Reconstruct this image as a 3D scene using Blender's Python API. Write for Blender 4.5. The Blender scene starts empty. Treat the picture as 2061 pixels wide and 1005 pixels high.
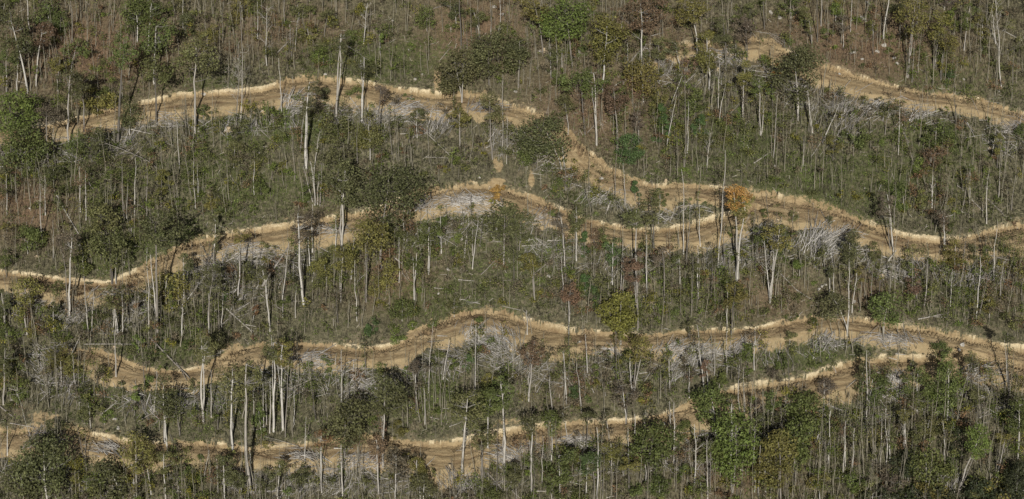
import bpy, math, random
import numpy as np
from mathutils import Vector
random.seed(7); RS = np.random.RandomState(11)
SC = bpy.context.scene
DENSE = [(1750, 880, 330, 110, 1.6), (1300, 930, 300, 80, 1.2), (180, 60, 200, 90, 1.0), (60, 330, 130, 160, 1.0), (300, 420, 160, 110, .7), (150, 700, 160, 120, .9), (1330, 150, 150, 130, .9), (1850, 60, 200, 70, .6), (650, 270, 120, 90, .8), (750, 420, 120, 90, .8), (1900, 330, 160, 90, .7), (450, 680, 130, 90, .7), (250, 950, 250, 60, 1.0), (1850, 600, 180, 60, .7), (620, 560, 130, 80, .5), (1050, 480, 100, 60, .6), (1150, 600, 140, 80, .4)]
COL = SC.collection
R = math.radians

# ------------------------------------------------------------------ camera, sky, sun, exposure
HFOV = 32.0; FL = 18 / math.tan(R(HFOV / 2)); PITCH = 17.0; CDEP = 27.0; DIST = 384.0
SHIFT = -math.tan(R(CDEP - PITCH)) * FL / 36.0
CAM = np.array([0, -DIST * math.cos(R(CDEP)), DIST * math.sin(R(CDEP))])
cd = bpy.data.cameras.new('camera'); cam = bpy.data.objects.new('camera', cd); COL.objects.link(cam)
cd.sensor_width = 36; cd.lens = FL; cd.shift_y = SHIFT; cd.clip_start = 1; cd.clip_end = 5000
cam.location = CAM; cam.rotation_euler = (R(90 - PITCH), 0, 0); SC.camera = cam

SUN_EL = 26.0; SUN_AZ = 0.5          # the sun stands almost straight behind the viewer
w = bpy.data.worlds.new('World'); SC.world = w; w.use_nodes = True
nt = w.node_tree; bg = nt.nodes['Background']
sky = nt.nodes.new('ShaderNodeTexSky'); sky.sky_type = 'NISHITA'; sky.sun_disc = False
sky.sun_elevation = R(SUN_EL); sky.sun_rotation = R(180 + SUN_AZ)
nt.links.new(sky.outputs[0], bg.inputs[0]); bg.inputs[1].default_value = 0.05
sl = bpy.data.lights.new('sun', 'SUN'); sl.energy = 5.0; sl.angle = R(0.5); sl.color = (1, 0.955, 0.885)
so = bpy.data.objects.new('sun', sl); COL.objects.link(so)
so.rotation_euler = (R(90 - SUN_EL), 0, R(-SUN_AZ)); so.location = (0, -300, 300)
vs = SC.view_settings; vs.view_transform = 'Standard'; vs.look = 'None'; vs.gamma = 1; vs.exposure = -0.24
SC.cycles.max_bounces = 5; SC.cycles.diffuse_bounces = 1; SC.cycles.transparent_max_bounces = 4

# ------------------------------------------------------------------ pixel <-> world helpers
UPV = np.array([0, math.sin(R(PITCH)), math.cos(R(PITCH))]); FW = np.array([0, math.cos(R(PITCH)), -math.sin(R(PITCH))])
def ray(px, py):
    u = (np.asarray(px, float) - 1030.5) / 2061 * 36; v = (502.5 - np.asarray(py, float)) / 2061 * 36 + SHIFT * 36
    d = np.stack([u, v * UPV[1] + FL * FW[1], v * UPV[2] + FL * FW[2]], -1)
    return d / np.linalg.norm(d, axis=-1, keepdims=True)
def proj(P):
    q = np.asarray(P, float) - CAM; x = q[..., 0]; y = q @ UPV; z = q @ FW
    return 1030.5 + x / z * FL / 36 * 2061, 502.5 - (y / z * FL / 36 - SHIFT) * 2061
class VN:                                   # smooth value noise on a lattice
    def __init__(s, seed): s.t = np.random.RandomState(seed).rand(256, 256)
    def __call__(s, x, y, sc):
        x = np.asarray(x, float) / sc + 500; y = np.asarray(y, float) / sc + 500
        i = np.floor(x).astype(int); j = np.floor(y).astype(int); fx = x - i; fy = y - j
        fx = fx * fx * (3 - 2 * fx); fy = fy * fy * (3 - 2 * fy); t = s.t; i0 = i % 256; j0 = j % 256; i1 = (i + 1) % 256; j1 = (j + 1) % 256
        return (t[i0, j0] * (1 - fx) + t[i1, j0] * fx) * (1 - fy) + (t[i0, j1] * (1 - fx) + t[i1, j1] * fx) * fy
n1, n2, n3, n4, n5 = VN(1), VN(2), VN(3), VN(4), VN(5)
SL = math.tan(R(33))
def base_h(x, y):
    x = np.asarray(x, float); y = np.asarray(y, float)
    return SL * y + 3.4 * (n1(x, y, 34) - .5) + 1.3 * (n2(x, y, 11) - .5) + .5 * (n3(x, y, 3.5) - .5)
def hit(px, py, H):
    d = ray(px, py); lo = np.full(d.shape[:-1], 250.0); hi = np.full(d.shape[:-1], 700.0)
    for _ in range(34):
        t = (lo + hi) / 2; P = CAM + d * t[..., None]
        up = P[..., 2] > H(P[..., 0], P[..., 1]); lo = np.where(up, t, lo); hi = np.where(up, hi, t)
    return CAM + d * hi[..., None]

# ------------------------------------------------------------------ the dirt roads: top edge of the cut bank and depth of the bare band
ROADS = {
 'upper_left': "20 262 28,60 257 30,110 250 30,150 240 32,200 225 34,240 215 36,300 203 36,350 192 40,400 185 45,450 183 45,520 178 48,560 168 52,600 152 60,640 151 60,690 158 55,740 165 52,800 175 58,850 182 62,895 187 62,930 182 60,965 190 50,1000 203 42,1050 215 40,1095 231 34,1125 250 34,1150 272 42,1180 299 50,1210 325 45,1240 346 40,1290 365 38,1320 372 40,1370 368 42,1420 373 42,1470 379 46,1520 384 58,1570 392 66,1620 399 68,1660 406 62,1690 420 56,1730 439 52,1770 454 50,1800 465 50,1850 477 46,1900 482 44,1950 475 46,1990 463 50,2030 452 54,2061 447 54,2110 440 54,2160 436 54",
 'middle_left': "-60 535 34,0 545 36,50 550 34,100 558 34,150 567 30,215 570 32,245 557 40,280 541 44,300 528 44,330 508 40,370 490 38,400 481 40,450 470 42,500 462 44,560 455 44,600 448 44,640 440 50,690 431 52,720 427 50,760 416 46,800 400 50,840 385 58,870 377 60,920 370 48,985 370 44,1020 379 44,1055 388 50,1090 402 50,1130 421 44,1180 440 40,1220 449 40,1260 456 38,1300 460 36,1340 461 38,1390 450 44,1440 437 44,1480 424 40,1510 414 34",
 'low': "150 702 20,200 703 36,240 718 42,280 737 40,330 745 26,380 745 26,420 734 34,450 716 34,480 700 30,520 692 28,560 691 30,600 691 32,650 691 32,700 697 34,740 702 34,780 695 36,820 682 36,850 658 44,880 643 46,920 630 44,965 619 40,1010 627 42,1060 641 52,1100 655 56,1150 663 46,1200 665 44,1240 672 34,1300 674 30,1350 668 30,1400 662 30,1450 663 30,1500 662 30,1550 655 32,1600 642 34,1640 635 34,1690 638 34,1740 642 32,1790 650 34,1850 658 40,1920 668 44,1970 680 50,2010 691 54,2061 697 60,2110 705 60,2160 712 60",
 'lowest': "-60 868 44,0 866 46,60 862 46,110 855 40,140 856 42,160 864 40,200 877 38,250 888 34,320 892 32,400 890 34,440 893 34,500 905 26,560 900 30,620 890 34,680 882 36,740 874 40,790 882 42,840 888 44,890 889 60,930 883 60,980 872 50,1040 862 44,1130 850 38,1200 846 36,1260 845 36,1320 836 36,1370 822 40,1400 803 42,1450 786 46,1500 775 48,1560 768 42,1620 760 42,1680 736 54,1740 722 50,1800 716 44,1850 718 44,1900 720 44,1950 714 46,1990 716 44,2040 724 44,2100 752 44,2160 790 44",
 'upper_right': "1355 92 20,1400 83 40,1450 88 36,1500 74 40,1530 71 44,1560 88 40,1600 109 44,1640 122 50,1700 140 50,1750 158 42,1800 172 38,1850 182 36,1900 188 34,1950 195 36,2000 207 38,2040 220 34,2061 228 36,2110 245 36,2160 260 36"}
ROAD_LABEL_ORDER = list(ROADS)
# fine grid in the middle, growing cells outside
def axis(lo, hi, st, far_lo, far_hi):
    a = list(np.arange(lo, hi + 1e-6, st)); s = st
    v = a[0]
    L = []
    while v > far_lo: s *= 1.25; v -= s; L.append(v)
    s = st; v = a[-1]; Rr = []
    while v < far_hi: s *= 1.25; v += s; Rr.append(v)
    return np.array(L[::-1] + a + Rr)
GX = axis(-134, 134, 0.27, -700, 700); GY = axis(-64, 84, 0.2, -500, 500)
X, Y = np.meshgrid(GX, GY)
B = base_h(X, Y); Z = B.copy()
D = np.full(X.shape, 99.0); ZR = np.zeros(X.shape); WD = np.full(X.shape, 4.0); RID = np.full(X.shape, -1)
for ri, (rn, s) in enumerate(ROADS.items()):
    a = np.array([[float(q) for q in t.split()] for t in s.split(',')])
    tt = np.arange(len(a)); ts = np.arange(0, len(a) - 1, 0.125)
    pts = np.stack([np.interp(ts, tt, a[:, k]) for k in range(3)], -1)
    k = np.ones(9) / 9
    for c in (0, 1, 2):
        e = np.concatenate([np.full(4, pts[0, c]), pts[:, c], np.full(4, pts[-1, c])]); pts[:, c] = np.convolve(e, k, 'valid')
    P = hit(pts[:, 0], pts[:, 1], base_h)
    zz = P[:, 2].copy(); kk = np.ones(13) / 13; zz = np.convolve(np.concatenate([np.full(6, zz[0]), zz, np.full(6, zz[-1])]), kk, 'valid')
    W = np.clip(pts[:, 2] / 52 * 4.5, 1.9, 6.6)
    for i in range(len(P) - 1):
        p, q = P[i], P[i + 1]; dx, dy = q[0] - p[0], q[1] - p[1]; L2 = dx * dx + dy * dy
        x0, x1 = sorted((p[0], q[0])); y0, y1 = sorted((p[1], q[1]))
        i0, i1 = np.searchsorted(GX, [x0 - 9, x1 + 9]); j0, j1 = np.searchsorted(GY, [y0 - 10, y1 + 4])
        if i1 <= i0 or j1 <= j0: continue
        xs = X[j0:j1, i0:i1]; ys = Y[j0:j1, i0:i1]
        t = ((xs - p[0]) * dx + (ys - p[1]) * dy) / L2; tc = np.clip(t, 0, 1)
        ex = xs - p[0] - tc * dx; ey = ys - p[1] - tc * dy; dd = np.hypot(ex, ey)
        sg = np.where(dx * ey - dy * ex > 0, 1, -1); dd = dd * sg
        # a point below an edge belongs to that road: compare distances to the bench
        cur = D[j0:j1, i0:i1]
        key = lambda v: np.abs(v + 2.0)
        m = key(dd) < key(cur)
        D[j0:j1, i0:i1] = np.where(m, dd, cur)
        hb = .33 * (W[i] + tc * (W[i + 1] - W[i]))
        ZR[j0:j1, i0:i1] = np.where(m, zz[i] + tc * (zz[i + 1] - zz[i]) - hb, ZR[j0:j1, i0:i1])
        WD[j0:j1, i0:i1] = np.where(m, W[i], WD[j0:j1, i0:i1]); RID[j0:j1, i0:i1] = np.where(m, ri, RID[j0:j1, i0:i1])
jag = (n4(X, Y, .45) - .5) * .22 + (n5(X, Y, 1.6) - .5) * .4 + (n2(X, Y, 7) - .5) * .8
Dj = D + jag
BW = np.clip(.2 + .75 * n5(X, Y, 2.6) + .35 * n3(X, Y, .8), .25, 1.15)
t_in = -Dj                                             # metres in front of the bank's top edge
on = (RID >= 0)
outer = BW + WD * (.72 + .3 * n2(X, Y, 8) + .3 * n4(X, Y, 3))
cut = ZR + .42 + np.clip((BW - t_in) / BW, 0, 6) * (.33 * WD - .25)
wander = 1.3 * (n2(X, Y, 9) - .5)
rutm = np.exp(-((t_in - BW - WD * .28 + wander) / .3) ** 2) + np.exp(-((t_in - BW - WD * .66 + wander) / .3) ** 2)
bench = ZR + .42 - .21 * (t_in - BW) + .5 * np.exp(-(t_in - BW) / .45) * np.clip(n4(X, Y, 1.1) - .35, 0, 1) - .08 * rutm + .10 * (n3(X, Y, 1.3) - .5) - .05 * np.exp(-((t_in - BW - WD * .3) / .25) ** 2) - .05 * np.exp(-((t_in - BW - WD * .72) / .25) ** 2)
fill = ZR + .42 - .21 * WD - (t_in - outer) * 1.7 + .5 * (n2(X, Y, 1.7) - .5)
Znew = np.where(t_in < BW, np.minimum(B, np.where(t_in < -0.05, B, cut)), np.where(t_in < outer, bench, np.maximum(B, fill)))
act = on & (t_in > -0.05) & (t_in < 9)
Z = np.where(act, Znew, Z)
# little roughness of the natural ground
nat = ~act | ((t_in >= outer) & (fill <= B))
Z += np.where(nat, .22 * (n4(X, Y, .6) - .5) + .15 * (n5(X, Y, .9) - .5), 0)
fillm = act & (t_in >= outer) & (fill > B)
bankm = on & (t_in > -0.2) & (t_in < BW + .1)
roadm = act & (t_in >= BW) & (t_in < outer)
dirt = np.zeros(X.shape); dirt[roadm | (bankm & act)] = 1
dirt = np.where(fillm, np.clip(1.02 - (t_in - outer) * .42, .05, 1), dirt)
dirt = np.maximum(dirt, np.where(on & (t_in > -1.0) & (t_in <= 0.1), .35, 0))
PX, PY = proj(np.stack([X, Y, Z], -1))
for (cx, cy, rx, ry, am) in [(893, 940, 42, 36, 1.2), (1960, 722, 80, 16, 1.2), (2050, 735, 40, 30, 1.2), (1895, 704, 70, 12, 1.2), (2010, 762, 50, 16, 1.15), (470, 700, 30, 12, .8), (1450, 100, 60, 10, .6), (895, 965, 26, 26, 1.1), (900, 915, 70, 22, 1), (280, 768, 38, 22, .95), (1002, 330, 12, 18, .66), (880, 158, 9, 30, .8), (85, 838, 34, 14, .68),
        (1205, 352, 62, 18, .8), (1108, 700, 45, 14, .9), (1000, 366, 20, 10, .7), (2052, 735, 24, 26, .8), (346, 85, 9, 18, .7), (200, 735, 26, 12, .7), (1320, 132, 10, 9, .7),
        (1600, 432, 90, 22, .9), (1812, 508, 60, 14, .7), (1245, 365, 60, 12, .6), (1070, 362, 7, 24, .6), (560, 900, 60, 14, .6), (1645, 790, 30, 12, .8), (1030, 850, 40, 10, .5),
        (905, 940, 60, 20, .6), (1475, 125, 14, 10, .5), (1330, 405, 60, 10, .45), (1420, 405, 60, 16, .5), (820, 420, 20, 18, .7), (700, 250, 4, 4, .5)]:
    q = ((PX - cx) / rx) ** 2 + ((PY - cy) / ry) ** 2
    dirt = np.maximum(dirt, am * np.clip(1.25 - q * .8, 0, 1) * (.55 + .75 * n3(X, Y, 2.2)))
bank = np.where(bankm & act | (on & (t_in > -.22) & (t_in < .1)), 1.0, 0); bank = np.maximum(bank, np.where(on & (t_in > -1.1) & (t_in <= 0), .55 + .45 * t_in / 1.1, 0))
bank *= np.clip(2.6 * n2(X, Y, 7) - .1 + .8 * (n4(X, Y, 1.5) - .3), .15, 1)
# land cover seen in the photograph: where leaf litter is reddish and where green undergrowth grows
def blobs(lst):
    m = np.zeros(X.shape)
    for (cx, cy, rx, ry, am) in lst: m = np.maximum(m, am * np.exp(-(((PX - cx) / rx) ** 2 + ((PY - cy) / ry) ** 2)))
    return m
red = blobs([(180, 100, 190, 90, 1), (60, 420, 90, 70, .9), (560, 60, 200, 60, .5), (960, 60, 120, 80, .9), (1200, 210, 150, 90, .8), (1620, 70, 140, 50, .6), (1750, 90, 200, 90, .9),
             (1300, 60, 120, 60, .6), (1560, 600, 90, 50, .6), (780, 560, 90, 60, .8), (1500, 960, 110, 40, .8), (640, 440, 50, 30, .4), (1750, 590, 60, 40, .7), (1250, 900, 60, 40, .5), (1150, 780, 60, 50, .4), (2030, 560, 40, 60, .4)])
green = blobs([(560, 250, 110, 45, 1), (480, 380, 160, 70, .55), (770, 120, 150, 45, .6), (650, 110, 60, 30, .8), (1480, 300, 190, 90, .55), (1690, 360, 230, 60, .85), (1640, 700, 110, 40, 1),
             (400, 160, 120, 30, .4), (840, 480, 110, 60, .5), (860, 600, 90, 50, .6), (700, 520, 110, 80, .4), (640, 740, 120, 40, .5), (400, 790, 170, 60, .6), (1050, 520, 110, 70, .5), (860, 800, 130, 50, .6), (330, 500, 60, 40, .7),
             (200, 500, 60, 60, .6), (560, 900, 60, 20, .2), (1250, 690, 60, 30, .3), (1900, 150, 100, 60, .4), (1350, 600, 150, 60, .25), (1400, 400, 60, 16, .8), (340, 700, 90, 40, .7), (880, 197, 60, 7, .9), (1880, 300, 150, 80, .4),
             (1150, 900, 120, 60, .4), (1600, 850, 160, 120, .5), (130, 330, 80, 60, .5), (380, 480, 40, 50, .5), (1200, 400, 60, 16, .5), (960, 590, 160, 60, .4), (1900, 600, 120, 60, .4)])
green = np.clip(green * (.5 + .9 * n3(X, Y, 4)) + .12 * n2(X, Y, 7), 0, 1)
NY, NX = X.shape
def H(x, y):
    x = np.asarray(x, float); y = np.asarray(y, float)
    i = np.clip(np.searchsorted(GX, x) - 1, 0, NX - 2); j = np.clip(np.searchsorted(GY, y) - 1, 0, NY - 2)
    fx = np.clip((x - GX[i]) / (GX[i + 1] - GX[i]), 0, 1); fy = np.clip((y - GY[j]) / (GY[j + 1] - GY[j]), 0, 1)
    return (Z[j, i] * (1 - fx) + Z[j, i + 1] * fx) * (1 - fy) + (Z[j + 1, i] * (1 - fx) + Z[j + 1, i + 1] * fx) * fy
def samp(A, x, y):
    i = np.clip(np.searchsorted(GX, x), 0, NX - 1); j = np.clip(np.searchsorted(GY, y), 0, NY - 1); return A[j, i]

# ------------------------------------------------------------------ mesh helpers
def make_mesh(name, V, F, attrs=None, cols=None, smooth=False):
    V = np.asarray(V, np.float32); F = np.asarray(F, np.int32); k = F.shape[1]
    me = bpy.data.meshes.new(name); me.vertices.add(len(V)); me.vertices.foreach_set('co', V.ravel())
    me.loops.add(F.size); me.loops.foreach_set('vertex_index', F.ravel())
    me.polygons.add(len(F)); me.polygons.foreach_set('loop_start', np.arange(0, F.size, k, dtype=np.int32))
    me.polygons.foreach_set('loop_total', np.full(len(F), k, np.int32))
    me.polygons.foreach_set('use_smooth', np.full(len(F), smooth, bool))
    me.update(calc_edges=True)
    for n, a in (attrs or {}).items():
        at = me.attributes.new(n, 'FLOAT', 'POINT'); at.data.foreach_set('value', np.asarray(a, np.float32).ravel())
    if cols is not None:
        at = me.attributes.new('tone', 'FLOAT_COLOR', 'POINT'); c = np.ones((len(V), 4), np.float32); c[:, :3] = cols; at.data.foreach_set('color', c.ravel())
    return me
def link(name, me, mat, parent=None, loc=None, color=None):
    o = bpy.data.objects.new(name, me); COL.objects.link(o)
    if me is not None and mat and not me.materials: me.materials.append(mat)
    if parent: o.parent = parent
    if loc is not None: o.location = loc
    if color: o.color = (*color, 1)
    return o
class MB:
    def __init__(s): s.V = []; s.F = []; s.n = 0; s.A = []
    def add(s, V, F, a=None):
        s.V.append(V); s.F.append(np.asarray(F) + s.n); s.n += len(V); s.A.append(np.full(len(V), 0.5) if a is None else a)
    tint = .5
    def tube(s, P, r, n=6, a=None):
        a = s.tint if a is None else a
        P = np.asarray(P, float); r = np.asarray(r, float); k = len(P)
        T = np.gradient(P, axis=0); T /= np.linalg.norm(T, axis=1, keepdims=True) + 1e-9
        ref = np.where(np.abs(T[:, 2:3]) > .9, np.array([[0, 1., 0]]), np.array([[0, 0, 1.]]))
        U = np.cross(T, ref); U /= np.linalg.norm(U, axis=1, keepdims=True) + 1e-9; W_ = np.cross(T, U)
        an = np.arange(n) / n * 2 * math.pi
        V = (P[:, None] + r[:, None, None] * (U[:, None] * np.cos(an)[None, :, None] + W_[:, None] * np.sin(an)[None, :, None])).reshape(-1, 3)
        F = [(i * n + j, i * n + (j + 1) % n, (i + 1) * n + (j + 1) % n, (i + 1) * n + j) for i in range(k - 1) for j in range(n)]
        V = np.concatenate([V, P[-1:] ]); e = k * n

        if n == 6: F += [((k-1)*n, (k-1)*n+1, (k-1)*n+2, (k-1)*n+3), ((k-1)*n, (k-1)*n+3, (k-1)*n+4, (k-1)*n+5)]
        V = V[:-1]
        s.add(V, F, np.full(len(V), a))
    def mesh(s, name, smooth=True): return make_mesh(name, np.concatenate(s.V), np.concatenate(s.F), {'shade_id': np.concatenate(s.A)}, smooth=smooth)
def leaves(C, size, Nrm=None, rs=RS, mix=.9, elong=1.0):
    n = len(C); v = rs.normal(size=(n, 3)); v /= np.linalg.norm(v, axis=1, keepdims=True)
    if Nrm is not None: v = v * mix + Nrm; v /= np.linalg.norm(v, axis=1, keepdims=True) + 1e-9
    a = np.cross(v, rs.normal(size=(n, 3))); a /= np.linalg.norm(a, axis=1, keepdims=True) + 1e-9; b = np.cross(v, a)
    s = size * (.55 + .9 * rs.rand(n, 1)); el = elong
    V = np.stack([C - a * s * el, C - b * s * .62 + v * s * .15, C + a * s * el, C + b * s * .62 + v * s * .15], 1).reshape(-1, 3)
    F = np.arange(4 * n).reshape(-1, 4); t = np.repeat(rs.rand(n), 4)
    return V, F, t

# ------------------------------------------------------------------ materials
def newmat(name):
    m = bpy.data.materials.new(name); m.use_nodes = True; nt = m.node_tree; b = nt.nodes['Principled BSDF']
    b.inputs['Roughness'].default_value = .9; b.inputs['Specular IOR Level'].default_value = .15
    return m, nt, b
class G:
    def __init__(s, nt): s.nt = nt
    def n(s, t, **k):
        x = s.nt.nodes.new(t)
        for a, v in k.items(): setattr(x, a, v)
        return x
    def l(s, a, b): s.nt.links.new(a, b)
    def attr(s, n): return s.n('ShaderNodeAttribute', attribute_name=n)
    def noise(s, scale, detail=4, rough=.6, vec=None, dist=0):
        x = s.n('ShaderNodeTexNoise'); x.inputs['Scale'].default_value = scale; x.inputs['Detail'].default_value = detail; x.inputs['Roughness'].default_value = rough; x.inputs['Distortion'].default_value = dist
        if vec is not None: s.l(vec, x.inputs['Vector'])
        return x.outputs['Fac']
    def pos(s): return s.n('ShaderNodeNewGeometry').outputs['Position']
    def scale(s, vec, sc):
        x = s.n('ShaderNodeMapping'); x.inputs['Scale'].default_value = sc; s.l(vec, x.inputs['Vector']); return x.outputs[0]
    def m(s, op, a, b=None, c=None, clamp=False):
        x = s.n('ShaderNodeMath', operation=op); x.use_clamp = clamp
        for i, v in enumerate((a, b, c)):
            if v is None: continue
            if isinstance(v, (int, float)): x.inputs[i].default_value = v
            else: s.l(v, x.inputs[i])
        return x.outputs[0]
    def step(s, v, lo, hi):
        x = s.n('ShaderNodeMapRange'); x.clamp = True; s.l(v, x.inputs['Value']); x.inputs['From Min'].default_value = lo; x.inputs['From Max'].default_value = hi; return x.outputs[0]
    def mix(s, f, a, b, mode='MIX'):
        x = s.n('ShaderNodeMix', data_type='RGBA', blend_type=mode)
        if isinstance(f, (int, float)): x.inputs[0].default_value = f
        else: s.l(f, x.inputs[0])
        for i, v in ((6, a), (7, b)):
            if isinstance(v, tuple): x.inputs[i].default_value = (*v, 1)
            else: s.l(v, x.inputs[i])
        return x.outputs[2]
    def bump(s, h, b, st=.6, d=.15):
        x = s.n('ShaderNodeBump'); x.inputs['Strength'].default_value = st; x.inputs['Distance'].default_value = d; s.l(h, x.inputs['Height']); s.l(x.outputs[0], b.inputs['Normal'])

mg, nt_, b_ = newmat('hillside soil'); g = G(nt_); P_ = g.pos()
litter_shade = g.mix(g.step(g.noise(1.5, 6, .8, P_), .43, .63), (.02, .02, .011), (.24, .218, .135))  # near-black specks paint shaded gaps into the ground colour
litter_shade = g.mix(g.m('MULTIPLY', g.step(g.noise(.13, 4, .6, P_), .4, .65), .6), litter_shade, (.135, .125, .075))
litter_shade = g.mix(g.m('MULTIPLY', g.step(g.noise(.16, 5, .75, P_), .54, .66), .55), litter_shade, g.mix(g.step(g.noise(1.8, 5, .8, P_), .4, .6), (.12, .095, .06), (.34, .28, .19)))
redc = g.mix(g.step(g.noise(2.6, 4, .7, P_), .36, .66), (.08, .05, .03), (.29, .185, .115))
f = g.m('MULTIPLY', g.attr('red').outputs['Fac'], g.step(g.noise(.35, 5, .7, P_), .22, .46))
c = g.mix(g.m('MULTIPLY', f, .85), litter_shade, redc)
f = g.m('MULTIPLY', g.step(g.m('ADD', g.m('MULTIPLY', g.attr('green').outputs['Fac'], .34), g.noise(1.4, 5, .75, P_)), .58, .68), .65)
c = g.mix(f, c, g.mix(g.noise(3.5, 3, .7, P_), (.018, .028, .009), (.13, .155, .045)))
f = g.step(g.noise(4.2, 3, .7, P_), .73, .79); c = g.mix(g.m('MULTIPLY', f, .55), c, (.42, .38, .32))
# bare dirt
ns = g.noise(.55, 5, .65, g.scale(P_, (.6, 2.6, 1.2)), .6)
dc = g.mix(g.step(ns, .3, .68), (.235, .167, .086), (.45, .35, .20))
dc = g.mix(g.m('MULTIPLY', g.step(g.noise(3.0, 4, .7, P_), .52, .74), .5), dc, (.48, .37, .235))
rut = g.m('MULTIPLY', g.step(g.noise(.8, 4, .7, g.scale(P_, (.35, 3.5, 1.0)), .8), .52, .62), .38)
dc = g.mix(rut, dc, (.20, .138, .078))
fl = g.attr('fillpart').outputs['Fac']
dc = g.mix(g.m('MULTIPLY', fl, g.step(g.noise(1.1, 5, .7, P_), .4, .6)), dc, (.34, .27, .155))
dc = g.mix(g.m('MULTIPLY', g.attr('rut').outputs['Fac'], g.step(g.noise(.7, 4, .7, P_), .35, .6)), dc, (.18, .12, .068))
dm = g.step(g.m('ADD', g.attr('dirt').outputs['Fac'], g.m('MULTIPLY', g.m('SUBTRACT', g.noise(1.2, 5, .7, P_), .5), 1.5)), .42, .62)
c = g.mix(dm, c, dc)
bk = g.mix(g.step(g.noise(2.6, 4, .75, g.scale(P_, (2.0, 1, 1.2))), .34, .66), (.42, .335, .20), (.78, .67, .45))
bm = g.m('MULTIPLY', g.step(g.m('ADD', g.attr('bank').outputs['Fac'], g.m('MULTIPLY', g.m('SUBTRACT', g.noise(4.5, 4, .8, P_), .5), 1.8)), .3, .85), g.step(g.m('ADD', g.attr('bankh').outputs['Fac'], g.m('MULTIPLY', g.m('SUBTRACT', g.noise(1.3, 4, .75, P_), .5), 2.2)), .12, .6))
c = g.mix(bm, c, bk)
g.l(c, b_.inputs['Base Color']); g.bump(g.noise(3.0, 5, .75, P_), b_, .7, .35)

def leaf_mat():
    m, nt, b = newmat('leaves'); g = G(nt); oi = g.n('ShaderNodeObjectInfo')
    at = g.attr('shade_id').outputs['Fac']; tc = g.n('ShaderNodeTexCoord').outputs['Object']
    v = g.m('ADD', .3, g.m('MULTIPLY', at, 1.55))
    hs = g.n('ShaderNodeHueSaturation'); g.l(oi.outputs['Color'], hs.inputs['Color']); g.l(v, hs.inputs['Value'])
    g.l(g.m('ADD', .47, g.m('MULTIPLY', g.noise(.5, 3, .6, tc), .05)), hs.inputs['Hue'])
    hs.inputs['Saturation'].default_value = .9
    c = g.mix(g.step(g.noise(.35, 3, .6, tc), .52, .72), hs.outputs[0], g.mix(.3, hs.outputs[0], (.12, .10, .055)))
    g.l(c, b.inputs['Base Color']); b.inputs['Roughness'].default_value = .55; b.inputs['Specular IOR Level'].default_value = .25
    tr = g.n('ShaderNodeBsdfTranslucent'); g.l(c, tr.inputs['Color']); ms = g.n('ShaderNodeMixShader'); ms.inputs[0].default_value = .15
    g.l(b.outputs[0], ms.inputs[1]); g.l(tr.outputs[0], ms.inputs[2]); g.l(ms.outputs[0], nt.nodes['Material Output'].inputs[0])
    return m
M_LEAF = leaf_mat()
def bark_mat():
    m, nt, b = newmat('bark'); g = G(nt); oi = g.n('ShaderNodeObjectInfo'); tc = g.n('ShaderNodeTexCoord').outputs['Object']
    n = g.step(g.noise(1.6, 4, .7, g.scale(tc, (1.4, 1.4, .35))), .33, .66)
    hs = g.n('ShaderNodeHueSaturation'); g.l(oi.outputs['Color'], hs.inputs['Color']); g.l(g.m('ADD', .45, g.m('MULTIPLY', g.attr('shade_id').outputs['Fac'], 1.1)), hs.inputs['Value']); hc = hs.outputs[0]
    c = g.mix(n, g.mix(.5, hc, (.05, .045, .035)), hc)
    c = g.mix(g.m('MULTIPLY', g.step(g.noise(.5, 3, .6, tc), .58, .7), .4), c, (.07, .075, .045))
    g.l(c, b.inputs['Base Color']); g.bump(n, b, .5, .04); return m
M_BARK = bark_mat()
mt, nt_, b_ = newmat('undergrowth'); g = G(nt_); g.l(g.attr('tone').outputs['Color'], b_.inputs['Base Color'])
M_TONE = mt
mr, nt_, b_ = newmat('limestone'); g = G(nt_); tc = g.n('ShaderNodeTexCoord').outputs['Object']
g.l(g.mix(g.step(g.noise(2.5, 5, .7, tc), .35, .65), (.22, .20, .165), (.55, .52, .46)), b_.inputs['Base Color']); g.bump(g.noise(4, 4, .7, tc), b_, .6, .1)
M_ROCK = mr

# ------------------------------------------------------------------ terrain objects
V = np.stack([X, Y, Z], -1).reshape(-1, 3)
ii = (np.arange(NY - 1)[:, None] * NX + np.arange(NX - 1)[None]); F = np.stack([ii, ii + 1, ii + NX + 1, ii + NX], -1).reshape(-1, 4)
rutm = np.where(roadm, np.clip(rutm, 0, 1) * np.clip(1.9 * n3(X, Y, 4.5) - .25, 0, 1), 0)
bankh = np.where(t_in < -.3, .45, np.clip(1 - t_in / BW, 0, 1))
zone = np.full(X.shape, 0); zone[roadm] = 1; zone[bankm & act & (t_in < BW)] = 2
fz = np.maximum.reduce([zone[:-1, :-1], zone[1:, :-1], zone[:-1, 1:], zone[1:, 1:]]).reshape(-1)
frid = RID[:-1, :-1].reshape(-1)
AT = {'red': red, 'green': green, 'dirt': dirt, 'bank': bank, 'fillpart': fillm.astype(float), 'rut': rutm, 'bankh': bankh}
def sub(name, mask):
    Fm = F[mask]; u, inv = np.unique(Fm, return_inverse=True)
    me = make_mesh(name, V[u], inv.reshape(-1, 4), {k: a.reshape(-1)[u] for k, a in AT.items()}, smooth=True)
    o = link(name, me, mg); o['kind'] = 'structure'; return o
sub('hillside', fz == 0)
RL = {'upper_left': 'long brown dirt road winding from upper left down to the right edge', 'middle_left': 'brown dirt road climbing from the left edge to the middle junction',
      'low': 'brown dirt road crossing the lower half of the hillside', 'lowest': 'lowest brown dirt road running past the open landing', 'upper_right': 'short dirt road crossing the upper right corner'}
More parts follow.
